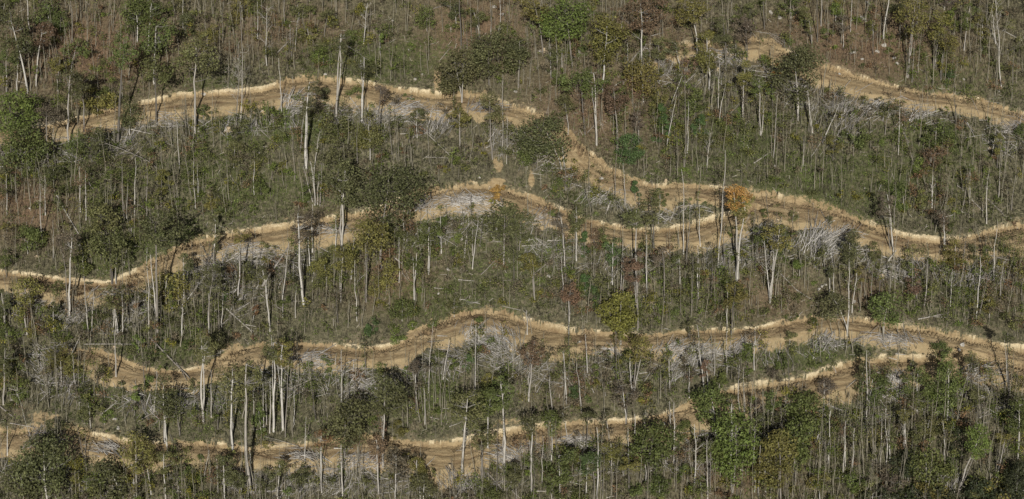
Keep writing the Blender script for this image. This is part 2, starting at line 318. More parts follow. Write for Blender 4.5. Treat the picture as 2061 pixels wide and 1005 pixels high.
for ri, rn in enumerate(ROADS):
    o = sub('dirt_road', (fz == 1) & (frid == ri)); o['label'] = RL[rn]; o['category'] = 'road'
    o = sub('cut_bank', (fz == 2) & (frid == ri)); o['label'] = 'pale earth bank cut above the ' + RL[rn].replace('brown ', ''); o['category'] = 'bank'
m = (fz > 0) & (frid < 0)
if m.any(): sub('dirt_patch', m)

# ------------------------------------------------------------------ what stands where, apart from the added xd crowns, read off enlarged tiles of the photograph
# leafy trees: base x y, crown centre x y, crown width height, colour letter + habit (o open, d dense, c column, k cone, b bush) ; optional own label
TILE = {1: (0, 0), 2: (515, 0), 3: (1030, 0), 4: (1541, 0), 5: (0, 335), 6: (515, 335), 7: (1030, 335), 8: (1541, 335), 9: (0, 665), 10: (515, 665), 11: (1030, 665), 12: (1541, 665)}
LEAFY = {
1: "165 550 90 200 200 260 do; 215 510 255 215 130 170 ro; 408 900 435 490 160 160 do; 700 850 720 300 150 220 go; 932 755 930 410 180 160 oo; 915 500 930 215 180 190 gd; 1160 790 1165 340 220 260 oo|tall olive-crowned tree rising over the upper road with a straight pale trunk; 70 980 80 660 220 250 Gd|bright yellow-green bushy tree at the far left end of the upper road; 130 1060 140 860 240 220 gd; 425 430 455 300 170 100 go; 580 690 580 595 190 130 yb; 300 190 290 80 190 170 go; 365 240 360 135 110 120 go; 815 250 810 90 160 220 gd; 880 300 905 70 130 150 go; 1095 240 1110 150 90 140 dd; 1060 90 1050 30 120 120 oo; 288 980 285 690 130 150 po; 500 780 480 480 130 110 oo; 770 800 775 690 110 150 dc; 940 1000 480 850 140 160 go; 1440 120 1430 60 130 160 yo; 20 120 30 50 90 130 do; 40 560 40 360 110 160 go; 1230 310 1240 220 110 130 yo; 600 1000 590 870 90 220 dd; 340 540 350 380 90 130 yo; 1390 1000 1400 900 110 120 oo; 1490 700 1510 660 60 90 dd; 1210 710 1210 650 90 60 gb; 650 600 640 560 100 80 gb",
2: "1385 505 1400 330 310 250 dd|broad dark green oak crown on forked trunks above the upper road; 1225 605 1190 430 210 230 dd; 1408 945 1395 640 120 200 oo; 630 720 645 385 120 130 do; 478 690 510 260 100 110 do; 300 1000 325 560 100 240 do; 1020 190 1000 100 120 130 go; 735 865 750 545 80 100 po; 960 820 960 690 110 90 do; 505 850 470 750 170 180 oo; 680 950 670 790 130 160 oo; 490 1080 500 920 180 150 do; 1213 880 1210 690 150 110 yo; 405 220 440 100 120 90 oo; 323 265 310 200 140 110 yo; 565 270 565 230 70 90 gb; 400 400 400 350 130 110 Gb; 740 330 742 260 26 170 Gc; 1190 150 1180 60 130 110 do; 1330 230 1300 100 100 120 oo; 690 880 670 900 160 150 yo; 260 120 250 60 150 110 oo; 1440 230 1450 180 100 100 oo; 90 730 90 690 190 100 Gb; 875 390 875 380 40 40 db; 690 635 688 625 34 34 Gb; 910 300 905 300 90 60 Gb; 1160 190 1160 165 60 60 gb; 20 920 20 880 80 90 db; 600 570 600 560 90 80 gb; 400 600 400 560 90 90 do; 920 585 920 580 100 20 gb",
3: "362 395 320 115 270 240 Gd|big vivid green round-crowned tree near the top centre; 542 545 560 230 210 270 yd|tall yellow-olive tree right of the vivid green round tree; 185 320 140 60 170 140 yo; 770 400 780 90 270 200 ro|large rusty brown fuzzy crown beside the start of the upper right road; 1105 350 1060 60 180 150 yo; 1275 420 1255 190 100 190 do; 1400 360 1380 170 120 180 po; 1420 200 1415 60 110 110 oo; 1175 530 1155 300 110 240 yd|narrow yellow-green tree standing against the upper right road's left end; 785 615 780 460 170 200 yd; 435 800 400 500 170 170 go; 505 860 490 490 140 160 go; 875 440 870 290 100 120 oo; 280 510 280 470 70 110 gb; 630 900 600 600 150 180 ro; 640 680 650 600 90 160 gd; 895 820 895 720 90 190 kk|dark green cone-shaped evergreen on the slope between the upper roads; 1120 800 1120 740 90 120 kk; 700 980 700 890 140 180 kb; 335 790 310 640 130 130 oo; 300 1010 190 820 280 240 dd|wide dark green crown standing over the bend of the upper road; 150 1005 110 900 150 120 gd; 40 520 40 290 140 140 do; 1375 710 1390 470 100 200 yo; 1480 805 1470 520 100 120 go; 300 400 300 330 100 120 oo; 1095 700 1100 600 150 140 go; 860 700 870 590 90 140 yo; 755 865 750 720 90 130 po; 235 465 235 350 60 160 do; 480 60 490 40 80 80 yo; 1000 460 970 290 90 90 do; 1180 900 1180 850 120 120 oo; 400 330 400 300 90 90 gb; 1500 400 1500 370 60 60 Gb; 1350 680 1350 670 60 60 Gb; 620 925 616 915 30 30 Gb; 740 540 740 520 160 140 rb; 60 380 60 300 100 110 do; 1040 430 1050 400 130 90 ro; 1330 340 1330 270 70 110 do",
4: "195 715 195 430 240 330 dd|large dark grey-green tree at the left of the upper right road, hiding its edge; 845 460 890 100 190 210 yo; 1000 410 1035 150 130 160 yo; 1045 475 1080 250 130 120 yo; 1180 300 1210 100 90 160 go; 1290 230 1290 140 90 140 yo; 415 130 425 50 80 90 Go; 150 110 150 40 130 90 go; 278 280 240 120 80 180 oo; 463 285 460 150 90 110 po; 1000 460 1000 435 54 50 gb; 1090 500 1090 465 54 90 kb; 1285 310 1285 290 50 50 gb; 400 960 400 870 90 110 yo; 1010 900 1010 790 160 140 go; 1090 880 1090 810 90 160 gd; 980 1010 980 930 130 120 ro; 520 880 520 830 180 110 gb; 40 640 40 540 60 110 Go; 1130 560 1210 520 40 30 gb; 700 850 700 840 50 60 Gb; 360 210 360 200 70 70 gb; 570 400 572 390 36 36 gb; 730 310 730 300 40 40 gb; 640 220 630 230 70 90 yo; 1380 1000 1380 860 60 120 yo; 60 470 68 450 50 90 Oo; 10 730 10 700 50 60 Gb; 1530 800 1500 950 90 100 gb; 150 260 130 260 90 50 gb; 1480 650 1480 640 40 30 db; 740 690 760 640 90 60 do; 840 120 800 60 90 140 do; 1060 60 1090 40 80 110 po; 1400 100 1370 60 80 120 oo",
5: "165 520 165 445 170 150 gb|rounded dark green evergreen shrub alone on reddish ground near the left edge; 670 690 650 480 190 170 od; 600 560 600 320 180 160 od; 935 985 940 390 220 180 dd|dark olive tree with a tall double trunk above the left road; 412 890 400 470 130 160 po; 1270 590 1277 390 60 210 do; 1418 770 1425 420 90 80 yo; 160 1000 150 760 170 190 yo; 690 1000 670 770 150 150 oo; 990 840 1000 720 200 230 yo; 40 660 40 560 80 110 go; 1240 1000 1260 660 130 140 do; 1335 800 1335 770 22 80 kc; 1097 810 1100 580 90 110 do; 320 130 320 50 100 100 dd; 960 250 960 90 90 160 yo; 1260 250 1260 210 70 80 yb; 1210 60 1210 40 60 50 Gb; 40 400 45 360 90 60 yo; 500 680 490 560 120 150 go; 320 1010 320 890 50 200 dc; 1450 720 1450 620 110 120 do; 30 960 20 800 60 220 dc; 780 400 780 370 90 60 gb; 620 240 620 180 100 90 do; 1120 80 1130 60 90 70 go; 40 120 30 70 90 110 do; 540 60 550 30 110 80 do; 1080 950 1110 910 60 120 dc; 800 500 800 480 90 60 gb; 400 700 360 690 60 40 gb; 180 60 170 30 120 80 go; 700 90 680 50 90 90 go; 1500 930 1520 850 30 60 Rb; 740 600 760 550 60 160 dc; 360 240 360 290 60 110 do; 1330 240 1300 300 50 90 do; 600 960 560 900 100 110 go",
6: "508 480 530 90 180 260 dd|tall dark tree on one thick pale trunk, crossing the middle left road; 745 610 800 170 340 310 dd|huge dark olive tree in the centre with pale spreading limbs; 655 805 690 420 190 200 yd|leaning yellow-olive crown on a thick pale trunk under the huge central tree; 900 420 850 400 140 110 do; 285 820 270 350 120 200 po; 505 800 520 540 150 190 yo; 420 720 400 600 110 130 yo; 1475 250 1447 155 70 110 Oo|small orange-leaved tree at the end of the middle road's log pile; 1103 515 1105 360 44 200 Gc|trunk wrapped in bright green ivy below the middle log pile; 1028 640 1030 400 130 130 go; 1475 580 1480 330 200 180 dd; 940 830 950 570 90 130 go; 870 920 870 850 140 130 gb; 690 980 690 950 70 110 kb; 290 230 290 170 80 130 gb; 30 200 30 130 80 130 gb; 1180 890 1180 830 100 110 oo; 935 960 930 940 40 70 Gb; 1355 720 1355 710 44 40 gb; 85 980 30 650 80 100 do; 780 740 780 650 150 150 yo; 160 900 160 800 60 60 gb; 730 760 730 720 110 110 yo; 1200 430 1200 400 50 110 Gb; 1330 480 1330 470 50 50 gb; 200 60 200 40 90 60 Gb; 410 200 405 290 20 20 gb; 1030 950 1040 930 90 60 gb; 1340 960 1330 940 80 60 gb; 900 520 900 430 90 120 oo",
7: "1340 680 1375 270 140 210 yo|tall yellow-olive tree directly behind the bright orange crown at the junction; 1344 670 1342 190 125 125 Od|bright orange-leaved crown standing against the road junction; 650 1060 650 880 185 215 Yd|dense golden-green oval tree above the low road; 1305 1005 1325 760 130 170 yo; 340 1000 360 750 100 110 rd; 735 205 735 140 54 120 kk|small dark conifer standing in front of the upper road; 845 545 835 240 130 170 oo; 745 760 720 320 90 130 od; 385 560 385 300 90 150 dd; 430 540 430 460 60 120 kk; 435 770 435 690 80 110 kk; 275 160 275 120 70 110 gb; 45 500 60 350 160 180 do; 322 680 290 330 90 110 po; 600 700 600 500 110 160 ko; 1110 790 1105 560 32 160 dc; 135 780 100 560 110 150 yo; 490 520 490 430 80 120 ro; 750 970 730 620 110 210 ro; 1450 620 1480 420 90 100 go; 1055 1030 1050 960 60 90 do; 910 810 890 540 80 110 po; 490 820 490 770 60 110 kb; 220 500 222 495 30 30 Gb; 500 290 500 285 30 30 Gb; 1225 730 1225 725 30 40 Gb; 1100 250 1060 230 60 90 gb; 1000 700 990 570 70 90 go; 970 900 960 870 60 60 gb; 880 240 880 200 80 120 go; 200 40 215 20 60 60 do; 1040 720 1040 700 50 70 gb; 260 300 250 270 70 70 go; 1040 40 1040 30 60 60 Gb; 1500 300 1500 280 40 50 gb; 560 570 560 460 60 120 go",
8: "25 815 80 430 170 160 yo; 760 500 710 230 90 190 po; 1065 500 1055 310 80 110 po; 820 260 820 180 100 180 gb; 495 620 500 480 90 220 dd; 490 1005 400 830 150 150 dd; 700 1005 720 850 160 180 gd; 1120 640 1120 510 110 180 yo; 200 660 200 570 50 80 Gc; 860 670 860 610 40 80 Gb; 1300 620 1300 580 90 100 gb; 1450 560 1450 500 120 90 go; 1330 900 1330 820 90 100 yo; 380 320 380 315 50 40 db; 1100 400 1090 370 50 60 go; 290 700 290 695 30 30 Gb; 1480 860 1480 855 30 40 Gb; 1145 940 1145 935 40 40 Gb; 1460 320 1460 305 40 40 db; 1190 100 1190 80 80 120 do; 670 150 690 150 60 60 go; 1240 930 1240 900 60 70 do; 1180 590 1140 740 60 90 Go; 150 900 150 890 80 30 gb; 630 560 650 520 90 110 oo; 120 560 90 600 80 90 go; 1350 620 1310 490 60 60 gb; 900 800 880 700 90 90 ro; 1500 380 1470 370 60 80 ro; 280 940 290 920 60 40 gb; 570 720 560 640 70 90 yo; 960 60 970 20 60 60 yo; 1060 300 1110 370 60 60 gb; 160 330 160 470 60 80 oo; 380 760 380 620 60 90 do; 1240 540 1230 520 60 90 do",
9: "980 660 990 400 160 230 do; 815 1005 820 730 180 180 yd|yellow-olive forked tree just under the lowest road; 740 1010 650 880 200 220 dd; 280 1110 270 810 300 300 dd|massive dark green crown in the bottom left corner; 150 1120 130 900 200 200 dd; 330 660 300 590 150 100 db; 305 290 340 160 130 190 yo; 445 320 430 220 100 130 yo; 20 440 40 180 110 220 do; 1385 700 1385 300 180 220 oo; 1210 545 1210 100 120 190 oo; 1300 130 1290 60 90 120 dd; 800 500 800 420 40 160 Gc; 620 560 620 530 44 50 Gb; 145 410 145 380 44 60 Gb; 470 470 480 400 90 160 do; 1490 960 1500 250 100 190 oo; 1340 1040 1330 820 120 220 do; 985 1000 980 790 90 180 oo; 1110 860 1110 820 60 90 gb; 100 460 100 370 100 130 go; 600 300 620 270 80 100 oo; 725 380 725 330 40 80 dc; 880 330 880 300 60 90 Go; 830 130 820 70 60 70 Gb; 1130 120 1130 90 80 80 gb; 40 60 40 40 80 90 go; 200 60 190 50 70 120 yo; 520 1020 520 940 90 120 go; 1150 380 1150 340 80 70 oo; 540 580 530 470 90 120 oo; 1200 780 1190 770 40 50 Gb; 1440 1040 1430 900 90 150 do; 380 690 380 680 40 40 gb; 650 500 650 490 50 60 Gb; 900 130 960 180 110 50 gb; 480 960 470 920 90 150 yo",
10: "515 830 555 550 220 260 dd|large rounded dark tree with a forked pale trunk on the lowest road; 755 805 775 400 190 220 dd|round-topped dark evergreen with a straight pale trunk crossing the lowest road; 730 970 720 680 90 100 rd; 385 900 390 640 110 80 Ro|small rust-orange crown beside the lowest road; 1225 850 1260 450 190 200 oo|tall open tree leaning right from the dirt landing; 1380 700 1390 420 150 170 gd; 1475 810 1460 370 130 200 go; 955 480 950 230 110 90 po; 1110 400 1110 370 60 80 gb; 850 620 850 590 120 70 yb; 980 1000 960 830 100 190 yo; 1000 1100 1000 930 130 130 dd; 160 590 165 150 110 190 yo; 105 600 90 110 110 130 oo; 830 1000 830 800 150 180 po; 270 960 270 850 100 120 do; 1345 900 1350 650 110 150 oo; 30 620 25 550 60 200 gd; 1380 1010 1380 960 120 120 gb; 1360 310 1365 290 90 60 yb; 740 240 740 220 60 60 gb; 840 60 840 40 70 60 Gb; 1270 230 1270 200 60 110 kb; 1080 180 1070 160 60 60 gb; 1090 490 1090 480 50 50 Gb; 560 330 520 300 70 60 go; 900 250 900 280 60 50 Gb; 500 870 505 850 40 70 go; 60 1000 60 900 110 140 do; 200 980 195 960 40 50 Gb; 130 1010 140 820 80 110 oo; 650 940 650 900 80 60 oo; 700 560 700 560 60 60 gb; 1500 300 1500 260 60 90 oo; 340 480 345 420 20 140 dc; 910 800 905 760 70 90 yo; 270 700 50 690 100 90 yo; 1240 250 1180 240 60 90 gb; 420 230 420 290 70 90 Gb; 320 210 325 195 40 40 Gb",
11: "100 420 120 130 130 150 ro; 720 380 750 110 150 140 yo|forked pale trunk with olive crown under the low road; 680 560 660 370 150 130 po; 1215 640 1180 450 200 230 gd; 1310 970 1320 690 230 400 Gd|tall vivid green evergreen behind a long white bare trunk; 800 960 840 680 220 230 gd; 235 780 230 550 110 130 gd; 115 950 110 565 100 100 dd; 285 1000 290 800 150 190 gd; 440 1005 460 790 100 130 kd; 330 640 305 505 60 64 do; 440 740 460 520 80 60 dd; 580 650 560 520 50 90 do; 370 420 370 370 60 90 kb; 697 985 690 795 110 80 yo; 1165 340 1150 220 60 110 ro; 880 1010 880 920 150 120 gb; 1400 190 1405 145 70 80 gb; 825 410 825 385 34 50 Gb; 1510 960 1510 790 100 250 yd; 595 900 580 700 130 120 yo; 500 235 500 215 30 40 Gb; 1410 270 1410 240 40 50 Gb; 460 430 455 400 36 60 gb; 1040 640 1020 580 90 90 gb; 1050 900 1040 820 80 80 go; 1230 360 1240 310 70 90 gb; 630 60 640 20 140 60 yo; 210 190 210 190 80 70 oo; 200 850 180 820 110 110 gb; 750 1020 740 950 80 90 gb; 380 1010 380 990 50 40 Gb; 490 1020 480 820 60 90 do; 970 120 990 80 30 30 gb; 30 1010 20 850 90 130 db; 540 960 550 830 90 110 oo; 240 1040 240 950 120 90 go; 960 740 980 650 70 90 go; 1180 900 1180 720 120 160 gd; 1480 640 1490 560 90 110 do; 1130 1000 1120 930 90 80 go; 620 900 640 790 60 80 do; 1320 470 1300 420 100 70 oo; 1440 500 1450 600 90 130 po",
12: "1045 200 1045 120 110 90 gd; 1080 530 1065 330 160 330 gd|tall mid-green tree right below the tip of the lowest road; 900 480 900 330 150 260 go; 600 515 640 350 150 180 go; 1145 970 1265 665 120 200 Gd|leaning white trunk carrying a bright green crown at bottom right; 240 590 240 480 190 220 gd; 90 1060 70 750 190 330 yd|large olive-yellow tree mass right of the bottom centre; 180 900 170 660 190 270 gd; 830 760 830 500 90 80 yo; 950 990 950 820 240 160 gd; 960 1080 960 965 220 90 yd; 1400 1100 1400 985 240 110 yd|yellow-green crown cut by the bottom right corner; 1500 760 1500 520 110 260 gd; 1180 440 1215 185 90 110 do; 350 480 350 350 110 110 po; 1270 520 1240 400 90 100 oo; 1420 740 1420 650 100 80 yo; 520 1000 520 900 110 110 Go; 1445 420 1437 40 70 80 do; 620 500 620 160 50 70 do; 760 500 760 460 60 60 dd; 320 1020 310 900 110 100 yo; 1060 640 1050 560 110 110 oo; 1520 980 1520 850 70 120 oo; 860 240 860 220 60 70 do; 560 360 580 250 60 120 dc; 100 240 90 200 80 110 go; 300 200 300 180 110 60 gb; 140 110 150 60 80 110 oo; 40 300 50 330 80 90 po; 430 900 430 860 90 90 go; 700 640 700 610 100 90 oo; 1330 480 1350 460 60 60 go; 1130 700 1120 590 90 120 gd; 870 720 870 700 110 110 dd; 780 170 700 180 50 30 gb; 1250 1060 1250 930 110 100 oo; 1080 880 1090 830 110 130 go; 420 250 390 260 60 60 oo; 960 620 970 560 100 140 oo; 30 1000 30 900 110 120 go; 760 1030 760 900 140 110 po; 600 1060 600 960 140 110 oo; 40 480 30 420 90 110 gd; 1300 1120 1280 970 220 120 xd; 1480 1100 1490 900 150 180 xd; 1050 1110 1040 990 200 90 xd; 780 1120 790 1000 220 80 xd; 860 860 850 760 110 110 xd; 1170 760 1140 670 70 190 xd; 1500 640 1480 620 100 180 xd; 620 1130 640 1000 180 90 xd; 960 1120 930 1000 240 120 xd; 1400 1130 1400 1010 240 100 xd; 1530 1000 1530 880 110 160 xd; 850 920 830 800 130 110 xd",  # xd crowns are added, darkened to stand in for the deep shade here
}
# bare or nearly bare trunks: base x y, top x y, thickness, branchiness
BARE = {
1: "425 250 420 0 9 0; 455 150 450 0 7 0; 483 105 480 0 7 0; 518 275 515 60 6 1; 568 280 570 90 7 1; 715 215 740 60 6 0; 763 240 740 60 7 0; 1085 230 1075 0 10 0; 1155 120 1165 0 8 1; 1180 165 1175 20 5 0; 1285 320 1265 165 7 2; 1395 230 1365 90 5 1; 1437 260 1425 0 7 0; 1505 370 1510 150 5 1; 1408 760 1420 290 9 3; 1430 750 1450 260 9 3; 323 960 320 770 8 1; 605 890 600 720 8 0; 425 1005 425 920 6 0; 1068 1000 1050 640 8 1; 345 540 330 330 7 1; 100 560 100 370 10 1; 235 420 228 300 5 0; 1345 340 1345 220 4 1; 735 760 735 480 6 0; 825 770 870 600 7 0; 465 800 445 540 5 1; 515 170 512 0 4 0; 670 190 675 60 6 0; 1220 100 1220 0 4 0; 1325 260 1330 150 4 1; 955 960 955 860 6 0; 1155 990 1140 830 6 0; 1510 1005 1508 860 6 0; 80 1005 75 900 8 0; 20 540 15 420 6 0; 1370 230 1360 30 5 1; 1470 110 1480 10 6 1; 180 180 145 0 9 1; 640 350 640 220 5 0; 755 810 770 700 5 0; 1525 220 1520 40 5 0",
2: "65 390 75 40 9 3; 215 355 210 140 8 2; 235 300 245 110 8 2; 165 170 165 0 8 1; 140 75 140 0 6 0; 680 150 680 10 5 0; 710 110 710 0 5 0; 795 200 790 90 5 0; 890 180 890 20 5 1; 985 420 985 270 5 0; 1110 190 1105 80 5 0; 1235 210 1230 100 7 0; 1222 290 1210 0 13 0; 1335 215 1320 40 7 1; 1395 200 1390 0 7 0; 1455 200 1455 0 8 0; 1485 175 1485 20 5 0; 155 680 145 380 10 0; 265 895 290 670 9 0; 300 1005 310 660 10 0; 345 1000 385 780 8 2; 185 1000 170 860 9 0; 230 990 205 835 8 1; 605 970 610 740 8 0; 808 920 790 740 8 1; 1215 880 1215 720 6 0; 1255 790 1255 600 5 0; 1035 970 1030 860 6 0; 1350 945 1350 780 5 0; 1490 975 1480 700 6 1; 1465 900 1460 480 9 1; 640 260 660 20 10 3; 478 685 490 225 14 1; 630 720 635 400 12 0; 740 300 735 180 4 1; 10 230 5 40 8 0; 590 90 588 20 5 0; 1290 850 1295 800 4 0; 1440 960 1445 860 6 0; 1175 660 1180 520 8 0; 1225 610 1225 400 9 0; 1415 520 1415 430 6 0; 510 850 508 690 5 0; 655 690 650 560 6 0; 480 75 478 0 6 0; 320 130 322 60 4 1; 355 180 355 90 4 1; 400 1000 410 860 7 1; 140 960 140 880 5 0; 75 1000 70 930 5 0; 1020 160 1010 40 4 1; 540 60 530 0 5 1",
3: "235 465 235 250 8 0; 272 430 265 230 9 0; 437 800 420 570 13 0; 457 760 460 620 7 0; 507 865 480 560 10 0; 110 490 110 350 5 0; 68 420 68 330 6 0; 480 170 490 60 9 0; 560 130 570 0 8 1; 1025 1000 1030 480 9 0; 1045 910 1055 640 8 0; 940 655 1000 480 12 0; 920 870 975 600 8 1; 1230 660 1235 360 8 0; 1232 720 1265 520 8 0; 1270 700 1275 500 6 0; 980 960 980 770 6 0; 800 1000 800 890 6 1; 1160 1000 1170 790 8 3; 1225 890 1230 800 5 1; 1505 175 1500 0 10 0; 1483 805 1500 620 8 0; 1497 740 1500 640 5 0; 1085 730 1090 560 6 0; 872 440 885 330 9 0; 1195 660 1192 560 5 0; 140 350 130 150 5 0; 630 60 628 0 4 0; 1170 120 1170 30 4 0; 985 1000 978 900 5 1; 1275 420 1270 270 9 0; 1400 360 1395 240 9 0; 1380 380 1370 280 6 0; 40 520 40 360 8 0; 785 615 780 520 9 0; 1320 140 1310 20 5 1; 95 1010 85 900 7 0; 155 1005 150 890 9 0; 315 1010 300 880 13 2; 690 390 690 220 8 0; 675 480 680 400 7 2; 760 860 755 740 8 1; 850 440 845 370 5 0; 1480 700 1465 560 6 0; 1010 560 1010 370 7 2; 20 200 18 80 5 0; 500 160 505 70 6 0; 225 80 225 0 8 0; 380 320 380 240 6 0; 1185 780 1200 700 5 0; 640 1000 655 860 5 1; 1440 130 1435 60 4 1; 625 900 612 510 7 2; 1050 580 1055 480 6 1; 1430 500 1420 400 5 0; 1380 710 1385 540 8 1",
4: "307 250 305 0 10 0; 330 155 335 0 9 0; 505 190 530 0 8 1; 550 130 548 40 6 0; 610 70 612 0 10 0; 700 230 745 0 15 1; 720 200 725 60 9 0; 640 330 640 120 8 2; 665 300 665 130 6 0; 840 460 870 140 9 0; 870 490 885 280 9 1; 575 300 573 220 5 1; 1115 255 1120 100 7 0; 1405 515 1395 0 11 3; 1400 480 1385 300 7 1; 1465 590 1470 310 7 1; 1530 430 1528 340 5 0; 1042 475 1060 240 8 0; 955 380 955 290 5 1; 250 280 248 200 7 0; 278 280 278 160 7 0; 45 940 65 600 9 1; 222 995 225 800 8 2; 105 870 105 730 5 0; 710 800 730 620 9 0; 790 920 790 580 7 0; 625 770 628 650 5 0; 1020 690 1005 560 7 0; 985 740 990 640 6 0; 1135 740 1125 560 10 1; 1152 760 1155 640 6 0; 890 730 890 600 6 1; 922 740 925 560 7 0; 1345 940 1385 720 9 1; 1230 990 1235 870 8 1; 1165 950 1175 770 7 2; 885 980 830 800 8 0; 335 850 430 640 10 0; 310 790 350 660 7 0; 705 990 710 880 6 0; 280 790 250 540 16 2; 195 715 195 600 12 0; 1003 410 1025 200 8 0; 1490 500 1500 340 5 1; 245 50 240 0 7 0; 3 140 2 0 5 0; 490 260 492 170 4 0; 25 345 35 270 8 0; 380 560 390 470 12 1; 800 200 803 50 8 1; 1000 100 1010 0 7 1; 1170 100 1150 20 5 1; 1180 560 1185 470 4 1; 310 620 308 500 8 0; 420 780 420 700 6 0; 535 700 537 630 5 0; 870 990 880 900 6 1; 750 990 752 900 5 1; 1400 990 1405 900 6 0; 140 820 160 680 6 1; 1220 860 1215 700 7 2; 990 560 995 460 5 1; 1130 560 1125 470 5 1; 1370 260 1350 90 9 2",
5: "253 460 235 60 10 1; 270 290 262 60 9 2; 97 215 95 30 8 0; 40 290 35 80 10 1; 420 150 422 0 8 0; 478 270 480 0 11 0; 510 320 505 40 9 0; 735 300 730 0 11 1; 752 310 765 100 7 0; 800 290 800 0 10 0; 872 320 865 0 10 0; 655 215 690 110 9 0; 962 250 945 140 8 0; 1162 250 1160 0 8 0; 1178 205 1175 0 8 0; 1225 130 1225 30 4 0; 1065 45 1065 0 9 0; 1512 170 1510 0 8 0; 412 890 375 540 11 1; 1080 1005 1085 840 13 2; 1232 620 1250 440 8 0; 1437 840 1445 640 9 0; 530 1000 515 720 9 0; 545 980 548 750 8 1; 1097 810 1095 610 9 0; 885 990 885 500 10 0; 935 985 910 560 14 1; 905 720 902 600 6 0; 1240 1000 1240 780 11 0; 1300 980 1295 740 9 0; 1318 960 1325 780 9 0; 205 180 200 20 6 0; 70 170 70 40 7 0; 1415 770 1420 480 11 0; 1272 590 1278 470 9 0; 690 700 690 540 11 0; 665 700 650 540 13 1; 700 1000 690 830 12 0; 725 1000 720 780 9 0; 670 1000 665 830 9 0; 165 1005 160 840 9 0; 315 560 318 340 7 0; 1350 60 1350 0 8 0; 1265 70 1262 0 8 0; 395 300 392 180 6 0; 345 270 340 200 6 0; 735 590 740 480 6 0; 770 640 768 520 8 0; 600 980 590 900 8 0; 1350 220 1345 150 5 1; 990 840 992 760 7 0; 350 880 350 780 6 0; 35 1000 15 820 9 0; 1170 760 1170 680 6 0; 1480 770 1480 700 6 1; 790 980 792 900 6 0; 460 210 452 130 5 0; 555 230 560 130 5 1; 1130 720 1135 640 6 0",
6: "85 980 75 680 9 0; 155 800 182 490 10 1; 117 825 112 650 7 0; 320 600 310 420 12 0; 335 510 345 240 12 0; 470 500 475 310 11 0; 602 920 592 590 9 0; 655 805 655 480 16 1; 565 670 587 450 12 0; 235 900 240 720 8 0; 343 820 342 700 6 0; 490 930 480 760 8 1; 547 960 555 800 8 0; 630 960 632 820 6 0; 693 880 710 750 8 0; 795 860 800 700 6 0; 850 690 850 450 8 0; 882 490 885 190 7 1; 940 830 935 560 10 0; 1028 640 1030 430 7 0; 1283 335 1280 165 13 0|broken pale snag standing alone in the middle log pile; 1240 540 1255 400 10 0; 1288 610 1315 350 9 0; 1333 485 1355 300 9 0; 1135 290 1135 220 8 0; 1237 350 1228 250 7 0; 1475 805 1470 640 7 0; 1510 830 1512 700 5 0; 97 80 97 0 8 0; 235 80 235 0 5 0; 340 210 280 0 10 3; 380 230 397 0 13 1; 355 220 330 0 11 1; 508 480 515 190 18 0; 285 820 270 440 11 1; 275 700 255 400 9 0; 1475 585 1480 430 10 0; 1290 760 1285 650 5 0; 350 230 350 0 9 2; 365 225 375 30 9 2; 190 60 190 0 6 0; 165 110 150 0 6 1; 730 840 735 730 5 0; 775 760 775 640 7 0; 745 610 750 520 14 2; 125 200 128 120 4 1; 1215 800 1220 680 5 1; 1370 520 1370 440 5 0; 980 670 985 520 7 1; 505 810 503 640 8 0; 1205 330 1200 270 5 0; 480 980 475 900 6 1; 380 760 375 680 5 0; 1290 530 1290 380 9 1; 555 870 556 800 5 0; 875 910 872 850 5 1",
7: "322 685 320 400 11 0; 612 230 615 0 10 0; 675 240 670 0 10 0; 322 140 318 0 11 0; 175 125 165 0 8 0; 98 290 97 170 11 0; 305 780 290 560 9 0; 138 790 125 580 8 0; 450 160 448 60 6 0; 530 555 520 430 8 0; 648 790 660 510 10 0; 657 790 664 560 7 0; 805 750 800 430 11 0; 808 650 790 370 8 0; 850 545 830 370 8 0; 1037 560 1055 270 11 1; 1022 520 1020 60 10 1; 1122 470 1125 240 9 0; 1108 380 1100 200 7 0; 1228 600 1235 0 10 0; 1245 390 1265 60 11 1; 1262 590 1275 370 10 0; 1185 780 1190 500 8 1; 1112 790 1108 500 11 0; 1073 860 1085 500 8 0; 752 975 730 720 10 0; 735 840 732 720 8 0; 912 810 910 600 8 1; 853 820 850 660 8 0; 1535 800 1495 440 11 2|tall white forked bare tree right of centre below the junction; 1282 980 1280 700 9 0; 1308 1005 1310 850 8 0; 92 1000 92 850 10 3; 122 1000 100 890 6 0; 340 1000 338 790 11 0; 1452 620 1455 440 6 0; 880 670 880 560 8 0; 1425 830 1430 740 4 1; 1290 660 1300 500 8 1; 1335 680 1340 450 10 1; 1355 670 1358 540 6 0; 1000 480 985 340 8 1; 150 500 148 360 5 0; 385 560 382 380 8 0; 418 400 420 310 5 0; 475 640 475 480 7 0; 760 680 760 540 8 0; 795 20 797 0 8 0; 1160 40 1162 0 7 0; 85 45 85 0 8 0; 268 70 268 0 5 0; 860 180 865 40 7 0; 1080 690 1085 500 6 1; 195 640 195 560 6 0; 12 700 10 520 9 0; 60 720 60 640 4 0; 285 640 285 540 5 0; 570 780 570 660 5 2; 1240 950 1252 860 6 0; 1205 920 1195 870 4 1; 960 700 955 600 4 0; 1430 580 1435 460 7 1; 1465 560 1470 330 5 2; 1170 660 1172 560 8 1; 1455 830 1460 760 5 0; 730 820 728 740 5 0; 1510 600 1515 480 6 1; 835 120 835 60 6 0; 550 600 548 520 5 0; 1110 1000 1112 920 5 0; 430 990 432 900 7 1; 500 1000 502 930 4 1; 1410 770 1410 700 4 1; 945 760 945 700 4 0; 990 460 988 350 6 0; 1360 480 1362 420 6 1; 1320 990 1322 840 5 0",
